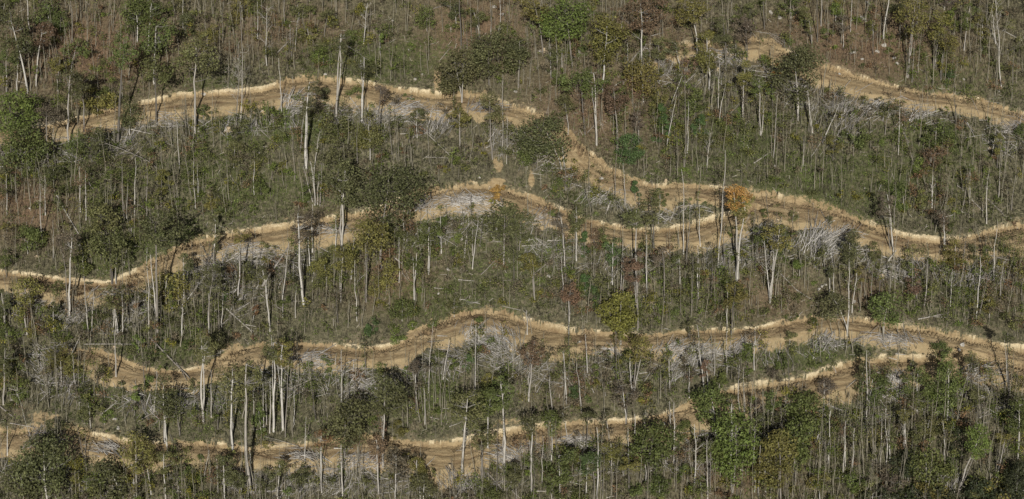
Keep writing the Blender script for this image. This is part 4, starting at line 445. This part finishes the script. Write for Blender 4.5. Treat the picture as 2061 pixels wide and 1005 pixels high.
def leafy(base, top, cc, a, c, colr, habit, lab, px, py, rs, tr=None, dens=1.0, group='leafy trees on the hillside'):
    """base, crown centre cc (both world), crown half width a, half height c"""
    root = bpy.data.objects.new(NAMES[habit], None); COL.objects.link(root); root.location = base; root.empty_display_size = .5
    C = cc - base; Ht = C[2] + c
    tr = tr if tr else float(np.clip(.0105 * Ht + .02, .05, .32))
    mb = MB(); dpt = a * rs.uniform(.8, 1.05)
    if habit != 'b':
        end = C + np.array([0, 0, c * .6]); k = 8; t = np.linspace(0, 1, k)[:, None]
        bend = np.array([C[0], C[1], 0]); P = np.concatenate([bend * t ** 1.4, end[2] * t], 1) if False else np.array([[C[0] * q ** 1.3, C[1] * q ** 1.3, end[2] * q] for q in t[:, 0]])
        P = wob(P, .012 * Ht, rs); P[0, 2] = -.5; mb.tube(P, tr * np.linspace(1.15, .3, k), 6)
        nl = {'o': 11, 'd': 12, 'c': 2, 'k': 4}[habit]
    else: P = np.array([[0, 0, -.2], C * .5, C]); nl = 6; mb.tube(P, [.08, .07, .04], 4)
    K = {'o': 30, 'd': 52, 'c': 14, 'k': 36, 'b': 26}[habit]; K = int(K * np.clip(math.sqrt(a * c) / 3.2, .45, 1.9))
    # cluster centres inside the crown's outline
    v = rs.normal(size=(K, 3)); v /= np.linalg.norm(v, axis=1, keepdims=True); rad = rs.uniform(.15 if habit == 'o' else .3, 1, (K, 1)) ** .5; q = v * rad
    if habit == 'k': hgt = rs.rand(K) ** 1.2; an = rs.rand(K) * 6.28; rr = (1 - hgt) * .85 + .05; q = np.stack([np.cos(an) * rr, np.sin(an) * rr, hgt * 2 - 1], 1)
    asy = 1 + .28 * np.array([rs.normal(), 0, 0])
    S = np.array([a, dpt, c * 1.03]); CC = C + q * S; CC[:, 0] += a * .18 * np.sin(q[:, 2] * 3 + rs.rand() * 6)
    crr = {'o': .25, 'd': .30, 'c': .5, 'k': .26, 'b': .34}[habit] * min(a, c if habit != 'c' else a) * rs.uniform(.45, 1.35, K) + .14
    lim = rs.permutation(K)[:min(nl, K)]
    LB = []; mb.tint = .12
    for i in lim:
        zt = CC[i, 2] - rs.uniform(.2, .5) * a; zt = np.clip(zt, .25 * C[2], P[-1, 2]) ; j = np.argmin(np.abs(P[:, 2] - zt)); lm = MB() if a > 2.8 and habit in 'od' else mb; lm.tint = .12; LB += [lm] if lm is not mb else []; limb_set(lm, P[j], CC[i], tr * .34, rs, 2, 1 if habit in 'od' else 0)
    ls = {'o': .16, 'd': .18, 'c': .17, 'k': .15, 'b': .16}[habit] * np.clip(a / 3, .75, 1.25)
    cover = {'o': 1.25, 'd': 1.9, 'c': 1.7, 'k': 2.0, 'b': 1.8}[habit] * (1.6 if colr in 'YO' else dens)
    N = int(np.clip(cover * math.pi * a * c / (ls * ls * 1.0), 60, 4200))
    wgt = crr ** 2; wgt /= wgt.sum(); idx = rs.choice(K, N, p=wgt)
    u = rs.normal(size=(N, 3)); u /= np.linalg.norm(u, axis=1, keepdims=True); rr = rs.uniform(.45, 1.08, (N, 1)) ** .7
    LP = CC[idx] + u * rr * crr[idx][:, None] * np.array([1.15, 1.15, .72])
    nrm = u * .6 + np.array([0, -.15, .55])
    Vv, Ff, tt = leaves(LP, ls, nrm, rs, .75)
    ct = rs.rand(K); tt = np.clip(.62 * tt + .38 * np.repeat(ct[idx], 4), 0, 1)
    hv = 1 + .09 * (rs.rand(3) - .5); col = tuple(float(x) for x in np.array(LC[colr]) * hv * rs.uniform(.85, 1.15))
    tm = mb.mesh('trunk'); bk = BARKS[rs.randint(5)]
    to = link('stems' if habit == 'b' else 'trunk', tm, M_BARK, root, color=bk)
    for lm in LB: link('limb', lm.mesh('limb'), M_BARK, to, color=bk)
    link('foliage' if habit in 'bc' else 'crown', make_mesh('crown', Vv, Ff, {'shade_id': tt}), M_LEAF, root, color=col)
    big = 'big ' if a > 3.3 else ('small ' if a < 1.5 else '')
    nm = {'o': 'open-crowned tree', 'd': 'dense-crowned tree', 'c': 'ivy-clad trunk', 'k': 'conifer', 'b': 'shrub'}[habit]
    pend(root, big + LN[colr], nm, px, py, 'shrub' if habit == 'b' else 'tree', {'b': 'shrubs on the hillside'}.get(habit, group), lab or None)
    return root
def do_leafy():
    L = parse(LEAFY, 6)
    arr = np.array([[ox + n[0] * ZS, oy + n[1] * ZS] for ox, oy, n, _, _ in L]); Pb = hit(arr[:, 0], arr[:, 1], H)
    for i, (ox, oy, n, ex, lab) in enumerate(L):
        rs = np.random.RandomState(100 + i); b = Pb[i]; cx, cy = ox + n[2] * ZS, oy + n[3] * ZS
        b[2] = H(b[0], b[1]); cc = at_plane(cx, cy, b[1]); m = at_plane(cx + n[4] * ZS / 2, cy, b[1])[0] - cc[0]; tp = at_plane(cx, cy - n[5] * ZS / 2, b[1])[2]
        c = max(.3, (tp - cc[2]) * .98); cc = cc + np.array([0, rs.normal() * .3, 0])
        if ex[0][1] != 'b': cc[2] = max(cc[2], b[2] + c * .9)
        else: cc[2] = max(cc[2], b[2] + c * .35)
        leafy(b, tp, cc, max(.35, m * 1.12), c * 1.06, ex[0][0], ex[0][1], lab, cx, cy, rs)
def do_understory():
    # the many thin leafy saplings below the canopy, as one mass of leaves and one of stems
    rs = np.random.RandomState(31); Vs, Fs, Cs, nv = [], [], [], 0; ST = MB(); cnt = 0
    pal = np.array([LC[q] for q in 'ooyggddpprd'])
    while cnt < 3600:
        px, py = rs.uniform(-150, 2210), rs.uniform(-120, 1150); P = hit(np.array([px]), np.array([py]), H)[0]
        dens = .1 + .8 * float(n5(P[0], P[1], 15)) ** 1.6 + .5 * sum(am * math.exp(-(((px - x0) / rx) ** 2 + ((py - y0) / ry) ** 2)) for x0, y0, rx, ry, am in DENSE)
        if float(samp(dirt, P[0], P[1])) > .25 or rs.rand() > dens: continue
        cnt += 1; h = rs.uniform(1.2, 8.0) * rs.uniform(.5, 1); a = rs.uniform(.5, 1.7); c = min(h * .45, a * rs.uniform(.8, 2.0)); cc = P + [rs.normal() * .25, 0, h - c * .4]
        ST.tube(curve(P - [0, 0, .3], cc + [0, 0, c * .5], 4, .04 * h, rs), np.linspace(1, .4, 4) * rs.uniform(.03, .065), 3)
        K = rs.randint(4, 11); v = rs.normal(size=(K, 3)) * .5; CC = cc + v * [a, a, c]; N = int(rs.uniform(70, 230) * a); idx = rs.randint(0, K, N); u = rs.normal(size=(N, 3)) * .3 * a * [1, 1, .6]
        V_, F_, t = leaves(CC[idx] + u, .125, np.array([0, -.15, .5]), rs, .9); col = pal[rs.randint(len(pal))] * rs.uniform(.8, 1.2)
        Vs.append(V_); Fs.append(F_ + nv); nv += len(V_); Cs.append(col[None] * (.12 + 1.75 * t[:, None]))
    o = link('understory_leaves', make_mesh('understory', np.concatenate(Vs), np.concatenate(Fs), cols=np.concatenate(Cs)), M_TONE); o['kind'] = 'stuff'; o['label'] = 'thin olive foliage of the countless leafy saplings'; o['category'] = 'understory'
    o = link('understory_stems', ST.mesh('stems'), M_BARK, color=(.28, .25, .2)); o['kind'] = 'stuff'; o['label'] = 'thin stems of the leafy saplings'; o['category'] = 'understory'
def bare_geo(mb, mbt, base, top, r, br, rs):
    Hh = top[2] - base[2]; k = 7; P = np.array([base + (top - base) * q for q in np.linspace(0, 1, k)]); P = wob(P, .015 * Hh, rs); P[0] -= [0, 0, .5]
    mb.tube(P, r * np.linspace(1.1, .26, k), 5 if r < .1 else 6)
    nb = [5, 8, 13, 20][br]; mbt = mb if mbt is None else mbt
    for _ in range(nb):
        s = rs.uniform(.45 if br < 3 else .3, .97); j = int(s * (k - 1)); f = s * (k - 1) - j; p = P[j] * (1 - f) + P[min(j + 1, k - 1)] * f
        L = Hh * rs.uniform(.06, [.17, .22, .28, .38][br]) * (1.25 - s); an = rs.rand() * 6.28; tilt = rs.uniform(.2, .6) if br < 2 else rs.uniform(.35, .9)
        v = np.array([math.cos(an) * tilt, math.sin(an) * tilt, rs.uniform(.5, 1.0)]); v /= np.linalg.norm(v)
        Q = curve(p, p + v * L, 4, L * .05, rs, -.05 * L); rr = max(.02, r * (rs.uniform(.14, .26) if br < 2 else rs.uniform(.2, .38))); mbt.tube(Q, np.linspace(rr, rr * .25, 4), 3)
        for _ in range(1 + br):
            p2 = Q[rs.randint(1, 4)]; v2 = v + rs.normal(size=3) * .5; v2 /= np.linalg.norm(v2); mbt.tube(curve(p2, p2 + v2 * L * rs.uniform(.3, .6), 3, L * .03, rs), np.array([rr * .4, rr * .3, rr * .12]) + .006, 3)
def do_bare():
    L = parse(BARE, 6); arr = np.array([[ox + n[0] * ZS, oy + n[1] * ZS] for ox, oy, n, _, _ in L]); Pb = hit(arr[:, 0], arr[:, 1], H); Pb[:, 2] = H(Pb[:, 0], Pb[:, 1])
    size = [abs(n[3] - n[1]) * n[4] + (10000 if lab else 0) for _, _, n, _, lab in L]; keep = set(np.argsort(size)[::-1][:298].tolist())
    SM, ST = MB(), MB()
    for i, (ox, oy, n, ex, lab) in enumerate(L):
        rs = np.random.RandomState(5000 + i); b = Pb[i]; tx, ty = ox + n[2] * ZS, oy + n[3] * ZS
        if ty < 3: ty -= rs.uniform(10, 60)
        top = at_plane(tx, ty, b[1]); top = top + [0, rs.normal() * .3, 0]
        r = n[4] * ZS * .107 / 2 * .68; br = int(n[5])
        if top[2] - b[2] < 1: continue
        if i in keep:
            root = bpy.data.objects.new('bare_tree' if br > 1 or lab else 'slender_tree', None); COL.objects.link(root); root.location = b; root.empty_display_size = .5
            mb, mt_ = MB(), (MB() if br > 1 else None)
            if not lab and br < 2: top = top + (top - b) * rs.uniform(.04, .16)
            bare_geo(mb, mt_, np.zeros(3), top - b, r, br, rs); bi = rs.choice(5, p=[.3, .2, .15, .22, .13])
            link('trunk', mb.mesh('trunk'), M_BARK, root, color=BARKS[bi]); 
            if mt_: link('branches', mt_.mesh('branches'), M_BARK, root, color=BARKS[min(4, bi + 1)] if bi != 3 else BARKS[0])
            if br < 2 and not lab:
                hh = top[2] - b[2]; N = int(rs.choice([60, 140, 260])); K = 9; s = rs.uniform(.55, 1.02, K)[:, None]; CC = (top - b) * s + rs.normal(size=(K, 3)) * np.clip(hh * .07, .3, 1.0) * [1, 1, .6]
                V_, F_, t_ = leaves(CC[rs.randint(0, K, N)] + rs.normal(size=(N, 3)) * .38, .125, np.array([0, -.15, .5]), rs, .9)
                cl = rs.choice(list('oogdydrp')); link('foliage', make_mesh('foliage', V_, F_, {'shade_id': t_}), M_LEAF, root, color=LC[cl])
            lean = (top[0] - b[0]) / (top[2] - b[2]); ln = 'right-leaning ' if lean > .14 else ('left-leaning ' if lean < -.14 else '')
            hh = top[2] - b[2]; look = ('tall ' if hh > 9 else 'short ' if hh < 4.5 else '') + ln + ('thick ' if r > .19 else 'slim ' if r < .12 else '') + ['pale grey', 'grey', 'grey-brown', 'whitish', 'dark'][bi]
            pend(root, look, ['slender tree', 'slender tree', 'bare branching tree', 'bare spreading tree'][br], tx, (ty + oy + n[1] * ZS) / 2, 'tree', 'bare and thinly leaved trunks on the hillside', lab or None)
        else: bare_geo(SM, ST, b, top, r, min(br, 2), rs)
    # the thinner stems beyond the three hundred, as one mass
    n_add = 0; rs = np.random.RandomState(9)
    while n_add < 3000:
        x = rs.uniform(-1200, 1200) ; px, py = 1030 + x, rs.uniform(-120, 1130)
        P = hit(np.array([px]), np.array([py]), H)[0]; dr = float(samp(dirt, P[0], P[1]))
        if dr > .3 or rs.rand() > .25 + 1.3 * float(n2(P[0], P[1], 16)) ** 1.5: continue
        h = 2 + 10 * rs.rand() ** 1.8; h += 3.5 * rs.rand() * min(1.2, sum(am * math.exp(-(((px - x0) / rx) ** 2 + ((py - y0) / ry) ** 2)) for x0, y0, rx, ry, am in DENSE) + (py < 90)); tp = P + [rs.normal() * .06 * h, rs.normal() * .04 * h, h]; bare_geo(SM, ST, P, tp, rs.uniform(.026, .045) + .004 * h, rs.choice([0, 1, 2]), rs); n_add += 1
    o = link('saplings', SM.mesh('saplings'), M_BARK, color=(.33, .305, .235)); o['kind'] = 'stuff'; o['label'] = 'thin grey saplings scattered between the trees'; o['category'] = 'saplings'
    o = link('sapling_twigs', ST.mesh('twigs'), M_BARK, color=(.23, .205, .15)); o['kind'] = 'stuff'; o['label'] = 'fine grey twigs of the thin saplings'; o['category'] = 'twigs'
def do_logs():
    L = parse(LOGS, 5); A = np.array([[ox + n[0] * ZS, oy + n[1] * ZS, ox + n[2] * ZS, oy + n[3] * ZS] for ox, oy, n, _, _ in L]); P = hit(A[:, 0], A[:, 1], H); Q = hit(A[:, 2], A[:, 3], H)
    for i, (ox, oy, n, ex, lab) in enumerate(L):
        rs = np.random.RandomState(8000 + i); r = max(.055, n[4] * ZS * .107 / 2 * .85); a, b = P[i].copy(), Q[i].copy(); k = 7
        pts = a + (b - a) * np.linspace(0, 1, k)[:, None]; hh = H(pts[:, 0], pts[:, 1]); lift = max(0, float((hh - pts[:, 2]).max())) + r * .8 + .12; pts[:, 2] += lift
        pts = wob(pts, np.linalg.norm(b - a) * .008, rs); org = pts[0].copy(); mb = MB(); mb.tube(pts - org, r * np.linspace(1.1, .5, k), 6)
        o = link('fallen_log', mb.mesh('log'), M_BARK, loc=org, color=[(.42, .39, .34), (.50, .47, .41), (.32, .29, .25)][rs.randint(3)])
        bm = MB(); ln = np.linalg.norm(b - a)
        for _ in range(rs.randint(3, 7)):
            p = pts[rs.randint(2, k)] - org; v = (b - a) / ln + rs.normal(size=3) * .55; v[2] = abs(v[2]) * .5 + .1; v /= np.linalg.norm(v); bm.tube(curve(p, p + v * ln * rs.uniform(.1, .28), 3, .05, rs), [r * .4, r * .3, r * .15], 3)
        link('branch_stubs', bm.mesh('stubs'), M_BARK, o, color=(.36, .33, .28))
        size = 'long ' if ln > 5 else 'short ' if ln < 2.5 else ''
        pend(o, size + 'grey', 'fallen log', (A[i, 0] + A[i, 2]) / 2, (A[i, 1] + A[i, 3]) / 2, 'log', 'fallen logs on the hillside', lab or None)
def do_piles():
    for i, (cx, cy, rx, ry, ang, n, lab) in enumerate(PILES):
        rs = np.random.RandomState(300 + i); org = hit(np.array([cx * 1.]), np.array([cy * 1.]), H)[0]; org[2] = H(org[0], org[1]); mb = MB()
        n = int(n * 1.25); t = np.clip(rs.normal(size=(n, 2)) * .45, -.95, .95); PX_, PY_ = cx + t[:, 0] * rx, cy + t[:, 1] * ry; C_ = hit(PX_, PY_, H)
        for j in range(n):
            an = R(ang + (-t[j, 0] * 32) + rs.normal() * 24); L = rs.uniform(12, 38) * (.75 + .25 * rx / 50) * rs.uniform(.5, 1.2); dx, dy = math.cos(an) * L / 2, -math.sin(an) * L / 2
            e = hit(np.array([PX_[j] - dx, PX_[j] + dx]), np.array([PY_[j] - dy, PY_[j] + dy]), H); up = rs.uniform(.1, 1.1) * max(0, 1.2 - np.hypot(*t[j]))
            pts = e[0] + (e[1] - e[0]) * np.linspace(0, 1, 4)[:, None]; lift = max(0., float((H(pts[:, 0], pts[:, 1]) - pts[:, 2]).max())); pts[:, 2] += min(lift, 1.2) + .1 + up
            pts = wob(pts, .09, rs); r = rs.choice([.035, .05, .07, .10], p=[.2, .35, .3, .15]); mb.tube(pts - org, r * np.array([1, .9, .75, .45]), 3, a=rs.rand())
        o = link('brush_heap', mb.mesh('brush'), M_BARK, loc=org, color=[(.46, .435, .395), (.42, .395, .36), (.52, .495, .455)][i % 3]); o['category'] = 'brush heap'; o['label'] = lab; o['group'] = 'heaps of cut branches'
def blob(rs, r):
    import bmesh
    bm = bmesh.new(); bmesh.ops.create_icosphere(bm, subdivisions=2, radius=1); V = np.array([v.co[:] for v in bm.verts]); F = np.array([[v.index for v in f.verts] for f in bm.faces]); bm.free()
    for _ in range(7):
        d = rs.normal(size=3); d /= np.linalg.norm(d); h = rs.uniform(.45, .85); q = V @ d; V = V - np.maximum(q - h, 0)[:, None] * d
    V *= 1 + .08 * rs.normal(size=(len(V), 1)); return V * np.array([1.2, .9, .65]) * r, F
def do_rocks():
    A = np.array(ROCKS, float); P = hit(A[:, 0], A[:, 1], H)
    for i in range(len(A)):
        rs = np.random.RandomState(700 + i); V_, F_ = blob(rs, A[i, 2] * .107 * .52); p = P[i]; p[2] = H(p[0], p[1]) + A[i, 2] * .107 * .1
        o = link('boulder', make_mesh('boulder', V_, F_), M_ROCK, loc=p); o.rotation_euler = (rs.normal() * .3, rs.normal() * .3, rs.rand() * 6); pend(o, 'pale grey', 'boulder', A[i, 0], A[i, 1], 'rock', 'pale boulders')
    A = np.array(STUMPS, float); P = hit(A[:, 0], A[:, 1], H)
    for i in range(len(A)):
        rs = np.random.RandomState(900 + i); r = A[i, 2] * .107 * .33; mb = MB(); h = r * rs.uniform(1.3, 2.2); mb.tube([[0, 0, -.3], [0, 0, .1], [0, 0, h * .5], [.05, 0, h]], [r * 1.5, r * 1.15, r, r * .95], 6)
        o = link('tree_stump', mb.mesh('stump'), M_BARK, loc=[P[i][0], P[i][1], H(P[i][0], P[i][1])], color=(.5, .4, .26)); rb = MB()
        for q in range(5): an = q * 1.25 + rs.rand(); rb.tube([[0, 0, .25], [math.cos(an) * r * 1.6, math.sin(an) * r * 1.6, .1], [math.cos(an) * r * 3, math.sin(an) * r * 3, -.25]], [r * .4, r * .3, r * .12], 4)
        link('roots', rb.mesh('roots'), M_BARK, o, color=(.36, .29, .2)); pend(o, 'pale cut', 'tree stump', A[i, 0], A[i, 1], 'stump', 'cut tree stumps')
def ground_pts(n, rs, x0=-200, x1=2260, y0=-160, y1=1180):
    px, py = rs.uniform(x0, x1, n), rs.uniform(y0, y1, n); P = hit(px, py, H); P[:, 2] = H(P[:, 0], P[:, 1]); return P, px, py
def do_cover():
    rs = np.random.RandomState(77)
    # leafless brush: narrow upright blades, five to a tuft
    P, px, py = ground_pts(62000, rs); dr = samp(dirt, P[:, 0], P[:, 1]); bkk = samp(bank, P[:, 0], P[:, 1]); dn = n3(P[:, 0], P[:, 1], 5) * .6 + n2(P[:, 0], P[:, 1], 17) * .6
    fp = samp(fillm.astype(float), P[:, 0], P[:, 1])
    k = (dr < .25) & (bkk < .4) & (rs.rand(len(P)) < .15 + dn) | ((fp > .5) & (rs.rand(len(P)) < .22)); P = P[k]; dn = dn[k]; nb = 5; B_ = np.repeat(P, nb, 0); n = len(B_)
    off = rs.normal(size=(n, 3)) * [.25, .25, 0]; B_ = B_ + off; hh = rs.uniform(.3, 1.15, n) * np.repeat(.6 + .8 * dn, nb); tip = B_ + np.stack([rs.normal(size=n) * .3 * hh, rs.normal(size=n) * .3 * hh, hh], 1)
    an = rs.rand(n) * 6.28; wd = rs.uniform(.02, .055, n)[:, None] * np.stack([np.cos(an), np.sin(an), an * 0], 1); B_[:, 2] -= .1
    V_ = np.stack([B_ - wd, B_ + wd, tip + wd * .4, tip - wd * .4], 1).reshape(-1, 3); t = rs.rand(n, 1); red_ = np.repeat(samp(red, P[:, 0], P[:, 1]), nb)[:, None]
    t = t ** 2; c = np.array([.032, .03, .02]) * (1 - t) + np.array([.29, .268, .18]) * t; c = c * (1 - red_ * .6) + red_ * .6 * np.array([.22, .135, .095]) * (.5 + t); c = np.repeat(c, 4, 0)  # tones weighted to near-black, painting the shade between the blades
    o = link('dry_brush', make_mesh('dry_brush', V_, np.arange(4 * n).reshape(-1, 4), cols=c), M_TONE); o['kind'] = 'stuff'; o['label'] = 'leafless grey-brown undergrowth covering the slope'; o['category'] = 'undergrowth'
    # leafy ground plants
    P, px, py = ground_pts(80000, rs); gr = samp(green, P[:, 0], P[:, 1]); dr = samp(dirt, P[:, 0], P[:, 1]); nn = n4(P[:, 0], P[:, 1], 2.3); k = (dr < .5) & (samp(bank, P[:, 0], P[:, 1]) < .3) & (rs.rand(len(P)) < (.12 + .8 * gr) * (nn > .5) + .02); P = P[k]; gr = gr[k]
    nb = 16; rad = np.repeat(rs.uniform(.25, 1.0, len(P)), nb); C_ = np.repeat(P, nb, 0); n = len(C_); u = rs.normal(size=(n, 3)); u /= np.linalg.norm(u, axis=1, keepdims=True); C_ = C_ + u * rad[:, None] * [1, 1, .6]; C_[:, 2] += rad * .5
    V_, F_, t = leaves(C_, .14, u * .5 + [0, -.1, .5], rs, .8); t = t[:, None]; pt = np.repeat(np.clip(rs.rand(len(P)) * .6 + .6 * n2(P[:, 0], P[:, 1], 3) - .1, 0, 1), nb * 4)[:, None]; pk = np.repeat(gr, nb * 4)[:, None]
    c = (np.array([.055, .068, .026]) * (1 - pt) + np.array([.17, .235, .055]) * pt * (.5 + .5 * pk) + np.array([.11, .10, .045]) * pt * (.5 - .5 * pk)) * (.25 + 1.3 * t)
    o = link('ground_plants', make_mesh('ground_plants', V_, F_, cols=c), M_TONE); o['kind'] = 'stuff'; o['label'] = 'low green plants growing in patches on the slope'; o['category'] = 'ground cover'
    # dead twigs and sticks lying about
    P, px, py = ground_pts(9000, rs); dr = samp(dirt, P[:, 0], P[:, 1]); k = (dr < .35) & (rs.rand(len(P)) < .15 + .9 * n5(P[:, 0], P[:, 1], 9)); P = P[k]; n = len(P)
    an = rs.rand(n) * 6.28; L = rs.uniform(.3, 1.6, n); Q = P + np.stack([np.cos(an) * L, np.sin(an) * L * .8, an * 0], 1); Q[:, 2] = H(Q[:, 0], Q[:, 1]); P[:, 2] += rs.uniform(.05, .3, n); Q[:, 2] += rs.uniform(.05, .5, n)
    wd = rs.uniform(.018, .045, n); s = np.stack([an * 0, an * 0, wd], 1); s2 = np.stack([-np.sin(an) * wd, np.cos(an) * wd, an * 0], 1)
    V_ = np.stack([P - s, P + s2, P + s, P - s2, Q - s, Q + s2, Q + s, Q - s2], 1).reshape(-1, 3); f0 = np.array([[0, 1, 5, 4], [1, 2, 6, 5], [2, 3, 7, 6], [3, 0, 4, 7]]); F_ = (np.arange(n)[:, None, None] * 8 + f0[None]).reshape(-1, 4); t = rs.rand(n, 1)
    o = link('fallen_twigs', make_mesh('fallen_twigs', V_, F_, cols=np.repeat(np.array([.22, .195, .16]) * (1 - t) + np.array([.52, .48, .41]) * t, 8, 0)), M_TONE); o['kind'] = 'stuff'; o['label'] = 'pale dead sticks littering the slope'; o['category'] = 'twigs'
    # felled stems and limbs strewn below the road edges
    P, px, py = ground_pts(90000, rs, -60, 2120, 40, 1000); t_ = samp(t_in - BW - WD, P[:, 0], P[:, 1]); on_ = samp(on.astype(float), P[:, 0], P[:, 1]); dn = n2(P[:, 0], P[:, 1], 9) + .5 * n3(P[:, 0], P[:, 1], 3)
    k = (on_ > .5) & (t_ > .3) & (t_ < 7.5) & (rs.rand(len(P)) < np.clip((dn - .42) * 1.9, 0, 1) * np.clip(1.3 - np.abs(t_ - 3) / 5, 0, 1)); P = P[k]; px, py = px[k], py[k]; SB = MB()
    for j in range(min(len(P), 8000)):
        an = R((n4(P[j, 0], P[j, 1], 6) * 300 - 60) + rs.normal() * 26); L = rs.uniform(10, 44); dx, dy = math.cos(an) * L / 2, -math.sin(an) * L / 2
        e = hit(np.array([px[j] - dx, px[j] + dx]), np.array([py[j] - dy, py[j] + dy]), H)
        if samp(dirt, e[1, 0], e[1, 1]) > .8 or samp(dirt, e[0, 0], e[0, 1]) > .8: continue
        pts = e[0] + (e[1] - e[0]) * np.linspace(0, 1, 3)[:, None]; lift = max(0., float((H(pts[:, 0], pts[:, 1]) - pts[:, 2]).max())); pts[:, 2] += min(lift, 1.0) + rs.uniform(.05, .5)
        r = rs.choice([.032, .05, .08], p=[.45, .37, .18]); SB.tube(wob(pts, .08, rs), r * np.array([1, .85, .5]), 3, a=rs.rand() ** 1.3)
    o = link('slash', SB.mesh('slash'), M_BARK, color=(.50, .475, .44)); o['kind'] = 'stuff'; o['label'] = 'tangled grey logging slash along the downhill road edges'; o['category'] = 'slash'
    # small stones and clods on the dirt
    P, px, py = ground_pts(16000, rs, -20, 2090, 60, 960); dr = samp(dirt, P[:, 0], P[:, 1]); fp = samp(fillm.astype(float), P[:, 0], P[:, 1]); k = ((dr > .5) & (rs.rand(len(P)) < .15 + .5 * fp)) | (rs.rand(len(P)) < .035); P = P[k]; n = len(P)
    bx = np.array([[1, 0, 0], [0, 1, 0], [-1, 0, 0], [0, -1, 0], [0, 0, .8], [0, 0, -.8]], float); s = rs.uniform(.04, .17, n)[:, None, None] * (1 + .3 * rs.normal(size=(n, 6, 1))); V_ = (P[:, None] + bx[None] * s).reshape(-1, 3)
    f0 = np.array([[0, 1, 4], [1, 2, 4], [2, 3, 4], [3, 0, 4], [1, 0, 5], [2, 1, 5], [3, 2, 5], [0, 3, 5]]); F_ = (np.arange(n)[:, None, None] * 6 + f0[None]).reshape(-1, 3); t = rs.rand(n, 1)
    o = link('loose_stones', make_mesh('loose_stones', V_, F_, cols=np.repeat(np.array([.26, .19, .11]) * (1 - t) + np.array([.58, .48, .34]) * t, 6, 0)), M_TONE); o['kind'] = 'stuff'; o['label'] = 'small stones and clods strewn over the bare dirt'; o['category'] = 'stones'
do_leafy(); do_understory(); do_bare(); do_logs(); do_piles(); do_rocks(); do_cover(); resolve_labels()
